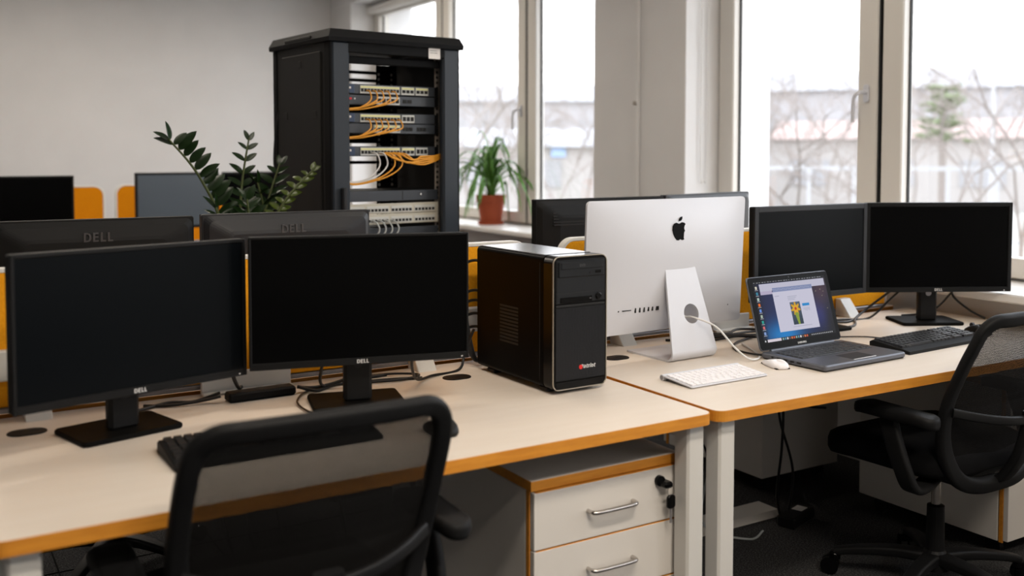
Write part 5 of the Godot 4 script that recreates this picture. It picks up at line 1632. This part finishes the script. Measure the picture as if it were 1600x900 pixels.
# ---------------------------------------------------------------- cables on and under the desks
func cables() -> void:
	var y := DESK + 0.005
	# power strip on the left desk
	var ps := thing("power_strip", "long black power strip lying behind the two left screens", "power strip", Vector3(0.785, DESK, -2.553), 0.03)
	put(bx(Vector3(0, 0.012, 0), Vector3(0.18, 0.024, 0.045), 0.005), "body", M.black_soft, ps)
	for k in 3:
		var st := begin()
		cyl(st, Vector3(-0.055 + k * 0.055, 0.0236, 0), 0.017, 0.0012, 20)
		put(st, "socket", M.port_hole, ps)
	var b := "black cables behind the two left screens"
	var lb := "black cable lying behind the two black screens on the left desk"
	cable([Vector3(0.50, y, -2.60), Vector3(0.56, y, -2.57), Vector3(0.63, y + 0.004, -2.56), Vector3(0.68, y + 0.012, -2.55)], 0.0042, "cable", M.cable, "black cable lying flat by the base of the leftmost screen, nearer the divider", "cable", b)
	cable([Vector3(0.48, y, -2.56), Vector3(0.56, y, -2.60), Vector3(0.62, y, -2.58), Vector3(0.68, y + 0.02, -2.556)], 0.0042, "cable", M.cable, "black cable crossing in front of its twin left of the power strip", "cable", b)
	cable([Vector3(0.70, 0.835, -2.50), Vector3(0.705, 0.80, -2.52), Vector3(0.725, 0.765, -2.545), Vector3(0.735, 0.765, -2.553)], 0.005, "cable", M.cable, "thick black cable dropping into the near end of the power strip", "cable")
	cable([Vector3(0.885, y + 0.012, -2.55), Vector3(0.93, y, -2.53), Vector3(1.0, y, -2.58), Vector3(1.08, y, -2.60), Vector3(1.17, y, -2.61)], 0.0048, "cable", M.cable, "black cable leaving the power strip along the divider towards the tower", "cable", b)
	cable([Vector3(0.885, y + 0.010, -2.555), Vector3(0.94, y + 0.004, -2.55), Vector3(1.02, y + 0.02, -2.54), Vector3(1.06, 0.80, -2.50), Vector3(1.07, 0.88, -2.42)], 0.0048, "cable", M.cable, "black cable rising from the power strip to the middle screen's back", "cable", b)
	cable([Vector3(0.92, 0.86, -2.42), Vector3(0.925, 0.80, -2.48), Vector3(0.95, 0.745, -2.54), Vector3(1.02, y, -2.57), Vector3(1.15, y, -2.55), Vector3(1.24, y, -2.52)], 0.0042, "cable", M.cable, "black cable hanging from the middle screen's left half onto the desk", "cable", b)
	cable([Vector3(1.13, 0.86, -2.35), Vector3(1.15, 0.80, -2.40), Vector3(1.20, 0.745, -2.47), Vector3(1.28, y, -2.53), Vector3(1.38, y, -2.56), Vector3(1.41, 0.78, -2.58), Vector3(1.43, 0.85, -2.56)], 0.0042, "cable", M.cable, "black cable arching from behind the screen towards the tower's back", "cable")
	cable([Vector3(1.10, y, -2.62), Vector3(1.19, y + 0.002, -2.60), Vector3(1.25, y, -2.56), Vector3(1.18, y, -2.53), Vector3(1.09, y, -2.545)], 0.0036, "cable", M.cable, "short black cable loop on the desk right of the middle screen's stand", "cable", b)
	cable([Vector3(0.95, y, -2.56), Vector3(0.89, y, -2.52), Vector3(0.845, y, -2.44), Vector3(0.835, y, -2.35), Vector3(0.85, y, -2.26), Vector3(0.80, y + 0.004, -2.20)], 0.0026, "keyboard_cable", M.cable, "thin black keyboard cable curving across the left desk past the stand base", "cable")
	# behind the tower
	for k in 5:
		var yy: float = [1.02, 0.93, 0.90, 0.86, 0.82][k]
		cable([Vector3(1.47, yy + 0.02, -2.566), Vector3(1.46, yy + 0.03, -2.60), Vector3(1.435, yy + 0.015, -2.625), Vector3(1.415, yy - 0.04, -2.62), Vector3(1.425, yy - 0.09 + 0.02 * k, -2.615), Vector3(1.455, 0.76 - 0.003 * k, -2.60), Vector3(1.50, 0.745, -2.60)], 0.0045, "computer_cable", M.cable, "black cable looping out behind the tower computer, %s from the top" % ORDER[k], "cable", "black cables behind the tower")
	# right desk
	var rb := "black cables between the all-in-one and the laptop"
	var rl := "black cable coiled on the desk between the silver all-in-one and the laptop"
	for k in 4:
		cable([Vector3(2.20 + 0.03 * k, y, -2.60), Vector3(2.33, y + 0.002 * k, -2.52 - 0.03 * k), Vector3(2.44, y + 0.006, -2.50 - 0.02 * k), Vector3(2.55, y + 0.002 * k, -2.45 - 0.05 * k), Vector3(2.68, y, -2.56 + 0.02 * k)], 0.0045, "cable", M.cable, "black cable between the all-in-one and the laptop, %s from the front" % ORDER[k], "cable", rb)
	cable([Vector3(2.52, y, -2.50), Vector3(2.37, y, -2.44), Vector3(2.29, y, -2.36), Vector3(2.275, y + 0.002, -2.27), Vector3(2.285, 0.7425, -2.205)], 0.0036, "charger_cable", M.cable, "thin black charger cable running to the laptop's side", "cable")
	var wb := "black cables under the right-hand screens"
	var wl := "black cable drooping from a right-hand screen onto the desk"
	cable([Vector3(2.87, 0.88, -2.52), Vector3(2.86, 0.82, -2.54), Vector3(2.92, 0.75, -2.55), Vector3(3.02, y, -2.53), Vector3(3.11, y, -2.56)], 0.0048, "cable", M.cable, "black cable drooping from the wide-bezel screen behind the laptop", "cable", wb)
	cable([Vector3(2.72, y, -2.42), Vector3(2.84, y, -2.44), Vector3(2.98, y, -2.46), Vector3(3.10, y + 0.004, -2.55), Vector3(3.20, 0.78, -2.56), Vector3(3.26, 0.85, -2.50)], 0.0048, "cable", M.cable, "black cable rising from the desk to the rightmost screen's back", "cable", wb)
	cable([Vector3(2.95, y, -2.60), Vector3(3.06, y, -2.57), Vector3(3.18, y, -2.55), Vector3(3.27, 0.80, -2.53), Vector3(3.30, 0.86, -2.48)], 0.0042, "cable", M.cable, "black cable lying along the divider's foot below the rightmost screen", "cable", wb)
	cable([Vector3(3.45, 0.87, -2.36), Vector3(3.47, 0.83, -2.40), Vector3(3.44, 0.77, -2.44), Vector3(3.39, 0.745, -2.47), Vector3(3.33, y, -2.52)], 0.0042, "cable", M.cable, "short black cable curling down behind the rightmost screen's stand", "cable", wb)
	cable([Vector3(3.45, 0.87, -2.365), Vector3(3.475, 0.82, -2.40), Vector3(3.52, 0.765, -2.36), Vector3(3.54, y, -2.30)], 0.0042, "cable", M.cable, "black cable dropping from the rightmost screen to the desk by the wall", "cable")
	cable([Vector3(2.66, y, -2.36), Vector3(2.76, y, -2.33), Vector3(2.84, y, -2.28), Vector3(2.87, y, -2.20), Vector3(2.88, 0.742, -2.172)], 0.0024, "keyboard_cable", M.cable, "thin black cable running from the right-hand keyboard behind the laptop", "cable")
	# below the right desk
	var ub := "black cables hanging under the right desk"
	var ul := "black cable hanging in a loop under the laptop's desk"
	cable([Vector3(1.95, 0.694, -2.17), Vector3(2.04, 0.63, -2.20), Vector3(2.16, 0.585, -2.28), Vector3(2.32, 0.60, -2.36), Vector3(2.50, 0.66, -2.44), Vector3(2.60, 0.70, -2.48)], 0.0055, "hanging_cable", M.cable, "thick black cable sagging in a wide loop under the laptop's desk", "cable", ub)
	cable([Vector3(2.40, 0.70, -2.50), Vector3(2.50, 0.62, -2.52), Vector3(2.62, 0.53, -2.52), Vector3(2.76, 0.46, -2.50), Vector3(2.86, 0.44, -2.48)], 0.005, "hanging_cable", M.cable, "black cable slanting down under the right desk towards the mesh chair", "cable", ub)
	cable([Vector3(2.62, 0.70, -2.52), Vector3(2.63, 0.58, -2.53), Vector3(2.69, 0.48, -2.53), Vector3(2.70, 0.30, -2.54), Vector3(2.72, 0.12, -2.58), Vector3(2.76, 0.02, -2.60)], 0.005, "hanging_cable", M.cable, "black cable hanging straight to the power supply block on the carpet", "cable", ub)
	cable([Vector3(2.74, 0.70, -2.56), Vector3(2.73, 0.60, -2.56), Vector3(2.68, 0.52, -2.54), Vector3(2.70, 0.40, -2.55), Vector3(2.78, 0.20, -2.56), Vector3(2.78, 0.02, -2.58)], 0.005, "hanging_cable", M.cable, "black cable bending down beside the straight one to the power supply block", "cable", ub)
	cable([Vector3(2.92, 0.70, -2.56), Vector3(2.92, 0.60, -2.56), Vector3(2.97, 0.52, -2.56), Vector3(3.06, 0.50, -2.57), Vector3(3.10, 0.60, -2.58), Vector3(3.10, 0.70, -2.58)], 0.005, "hanging_cable", M.cable, "short black cable loop under the right end of the laptop's desk", "cable", ub)
	cable([Vector3(2.20, 0.70, -2.62), Vector3(2.22, 0.55, -2.63), Vector3(2.34, 0.40, -2.62), Vector3(2.40, 0.30, -2.61), Vector3(2.30, 0.20, -2.60), Vector3(2.15, 0.16, -2.60), Vector3(2.0, 0.20, -2.60)], 0.004, "hanging_cable", M.cable, "thin black cable trailing low behind the white desk legs under the right desk", "cable", ub)
	cable([Vector3(2.52, 0.70, -2.64), Vector3(2.50, 0.50, -2.64), Vector3(2.42, 0.25, -2.62), Vector3(2.38, 0.06, -2.60), Vector3(2.52, 0.006, -2.52), Vector3(2.62, 0.006, -2.55)], 0.004, "hanging_cable", M.cable_grey, "grey cable hanging to the floor near the floor duct", "cable")
	# power block lying on the carpet
	var st := bx(Vector3(0, 0.022, 0), Vector3(0.17, 0.044, 0.075), 0.008)
	var blk := thing("power_supply", "black power supply block lying on the carpet under the right desk", "power supply", Vector3(2.80, 0, -2.56), 0.3)
	put(st, "body", M.black, blk)
	put(bx(Vector3(0.03, 0.0445, 0), Vector3(0.05, 0.001, 0.04)), "sticker", M.paper, blk)
	# below the left desk
	var gl := "thin black cable hanging under the left desk behind the near chair"
	for k in 4:
		var x: float = [0.66, 0.72, 0.80, 0.98][k]
		cable([Vector3(x, 0.70, -2.58), Vector3(x + 0.01, 0.55, -2.59), Vector3(x + 0.05, 0.35, -2.60), Vector3(x + 0.09, 0.15, -2.60), Vector3(x + 0.10, 0.006, -2.58)], 0.004, "hanging_cable", M.cable, "%s thin black cable hanging under the left desk, counted from the left" % ORDER[k], "cable", "cables under the left desk")

# ---------------------------------------------------------------- outside
func towards(px: float, dist: float) -> Vector3:   # a place outside, by bearing from the room
	var lat := (px - 800.0) / 1556.0
	var d := Vector3(0.521 + lat * 0.8536, 0, -0.8536 + lat * 0.521).normalized()
	return d * dist

func branch(st: SurfaceTool, tw: SurfaceTool, p: Vector3, dir: Vector3, len: float, r: float, depth: int) -> void:
	var mid := p + dir * len * 0.5 + Vector3(rng.randf_range(-1, 1), rng.randf_range(-.3, .6), rng.randf_range(-1, 1)) * len * 0.07
	var end := mid + (dir + Vector3(rng.randf_range(-1, 1), rng.randf_range(0, .5), rng.randf_range(-1, 1)) * 0.25).normalized() * len * 0.5
	var sink := st if depth > 2 else tw
	skin(sink, frames(PackedVector3Array([p, mid, end])), circle(r, 5 if depth > 2 else 3), false, [Vector2.ONE, Vector2.ONE * 0.85, Vector2.ONE * 0.68])
	if depth == 0: return
	var n := 3 if depth > 1 else 4
	for k in n:
		var a := rng.randf() * TAU
		var s := Vector3(cos(a), rng.randf_range(-0.1, 0.35), sin(a)).normalized()
		var d := (dir * rng.randf_range(0.7, 1.0) + s * rng.randf_range(0.5, 0.95)).normalized()
		branch(st, tw, (mid if k == 0 else end), d, len * rng.randf_range(0.58, 0.80), r * 0.62, depth - 1)

var TREES := ["just beyond the far window's first pane", "behind the spider plant's arching leaves", "beside the pier through the far window", "far off above the spider plant", "far off beside the pier", "behind the network rack", "at the left edge of the near window", "nearest the blind chain side of the near window", "beside the window handle", "far off left of the window handle", "just right of the broad window mullion", "at the right edge of the picture", "far off behind the lamp post", "far off right of the broad window mullion"]

func outside() -> void:
	var gy := -1.3
	var st := begin()
	box(st, Vector3(64.4, gy - 0.15, -50), Vector3(120, 0.3, 200))
	tag(put(st, "ground", M.ground), "pale open ground outside the windows", "ground", "", "structure")
	# bare trees
	var list := [[735, 20, 1.0, 0], [812, 30, 0.95, 0], [885, 20, 0.7, 0], [770, 44, 1.3, 0], [915, 42, 1.0, 0], [640, 30, 1.3, 0], [1215, 26, 0.9, 1], [1268, 17, 0.75, 1], [1330, 25, 0.9, 1], [1290, 42, 1.3, 1], [1465, 15, 0.7, 1], [1595, 19, 0.95, 1], [1535, 36, 1.1, 1], [1425, 46, 1.2, 1]]
	for e in list:
		var at := towards(e[0], e[1])
		var t := thing("bare_tree", "blurred bare tree outside, " + TREES[list.find(e)], "tree", Vector3(at.x, gy, at.z), 0.0, ["bare trees outside the far window", "bare trees outside the near window"][e[3]])
		st = begin()
		var tw := begin()
		branch(st, tw, Vector3.ZERO, Vector3(rng.randf_range(-.06, .06), 1, rng.randf_range(-.06, .06)).normalized(), 2.3 * e[2], 0.055 * e[2], 5)
		put(st, "trunk", M.bark, t)
		put(tw, "twigs", M.twig, t).set_meta("kind", "stuff")
	# a small dark pine
	var at := towards(1472, 30)
	var pine := thing("pine_tree", "small greenish conifer outside beside the lamp post", "tree", Vector3(at.x, gy, at.z))
	st = begin()
	cyl(st, Vector3.ZERO, 0.10, 4.2, 8)
	put(st, "trunk", M.bark, pine)
	st = begin()
	for k in 60:
		var u := rng.randf()
		var a := rng.randf() * TAU
		var r := 0.5 * (1.0 - u) + 0.06
		var p := Vector3(cos(a) * r * rng.randf(), 3.0 + u * 1.5, sin(a) * r * rng.randf())
		var q := p + Vector3(cos(a) * 0.5, rng.randf_range(-0.15, 0.2), sin(a) * 0.5)
		skin(st, frames(PackedVector3Array([p, p.lerp(q, 0.6), q])), circle(0.07, 4), false, [Vector2.ONE, Vector2(1.3, 0.7), Vector2.ONE * 0.1])
	put(st, "foliage", M.pine, pine).set_meta("kind", "stuff")
	# buildings
	building("long pale building beyond the bare trees of the near window", 1400, 72, 26.0, 7.0, M.render_grey, M.roof_grey, gy, 9)
	building("low white building with a reddish roof beyond the lamp post", 1610, 52, 24.0, 3.4, M.render_pale, M.roof_red, gy, 6)
	building("long grey building beyond the bare trees of the far window", 790, 76, 20.0, 6.6, M.render_grey, M.roof_grey, gy, 8)
	var shed := building("low pale shed with a small blue sign beyond the far window", 905, 48, 14.0, 3.0, M.render_pale, M.roof_grey, gy, 4)
	put(bx(Vector3(-1.0, 2.72, 0.06), Vector3(0.7, 0.45, 0.08), 0.01), "blue_sign", M.sign_blue, shed)
	# lamp post
	at = towards(1549, 24)
	var lp := thing("lamp_post", "thin grey lamp post outside the near window", "lamp post", Vector3(at.x, gy, at.z))
	st = begin()
	lathe(st, [Vector2(0.07, 0), Vector2(0.05, 2.5), Vector2(0.035, 5.4)], 10)
	put(st, "pole", M.post_grey, lp)
	put(bx(Vector3(0.25, 5.42, 0), Vector3(0.6, 0.07, 0.16), 0.02), "lamp_head", M.post_grey, lp)
	# fence
	var a := towards(1130, 21)
	var b := towards(1720, 21)
	var fence := thing("fence", "low pale rail fence outside the near window", "fence", Vector3(a.x, gy, a.z), atan2(-(b.z - a.z), b.x - a.x))
	var len := a.distance_to(b)
	for y in [1.0, 2.38]: put(bx(Vector3(len / 2, y, 0), Vector3(len, 0.08, 0.05)), "rail", M.post_grey, fence)
	for k in 9: put(bx(Vector3(len * k / 8.0, 1.22, 0), Vector3(0.07, 2.44, 0.07)), "post", M.post_grey, fence)

func building(label: String, px: float, dist: float, length: float, height: float, wall: Material, roof: Material, gy: float, n: int) -> Node3D:
	var at := towards(px, dist)
	var t := thing("building", label, "building", Vector3(at.x, gy, at.z), atan2(-at.x, -at.z))
	put(bx(Vector3(0, height / 2, -4), Vector3(length, height, 8)), "walls", wall, t)
	var st := begin()
	prism(st, PackedVector2Array([Vector2(-4.4, 0), Vector2(4.4, 0), Vector2(0, height * 0.16 + 0.5)]), -length / 2 - 0.3, length / 2 + 0.3, Transform3D(Basis(Vector3(0, 0, -1), Vector3.UP, Vector3(1, 0, 0)), Vector3(0, height, -4)))
	put(st, "roof", roof, t)
	for k in n:
		for r in maxi(1, int(height / 3.0)):
			put(bx(Vector3((k - (n - 1) / 2.0) * length / n, 1.7 + 2.9 * r, 0.02), Vector3(length / n * 0.5, 1.3, 0.1)), "window", M.outdoor_pane, t)
	return t
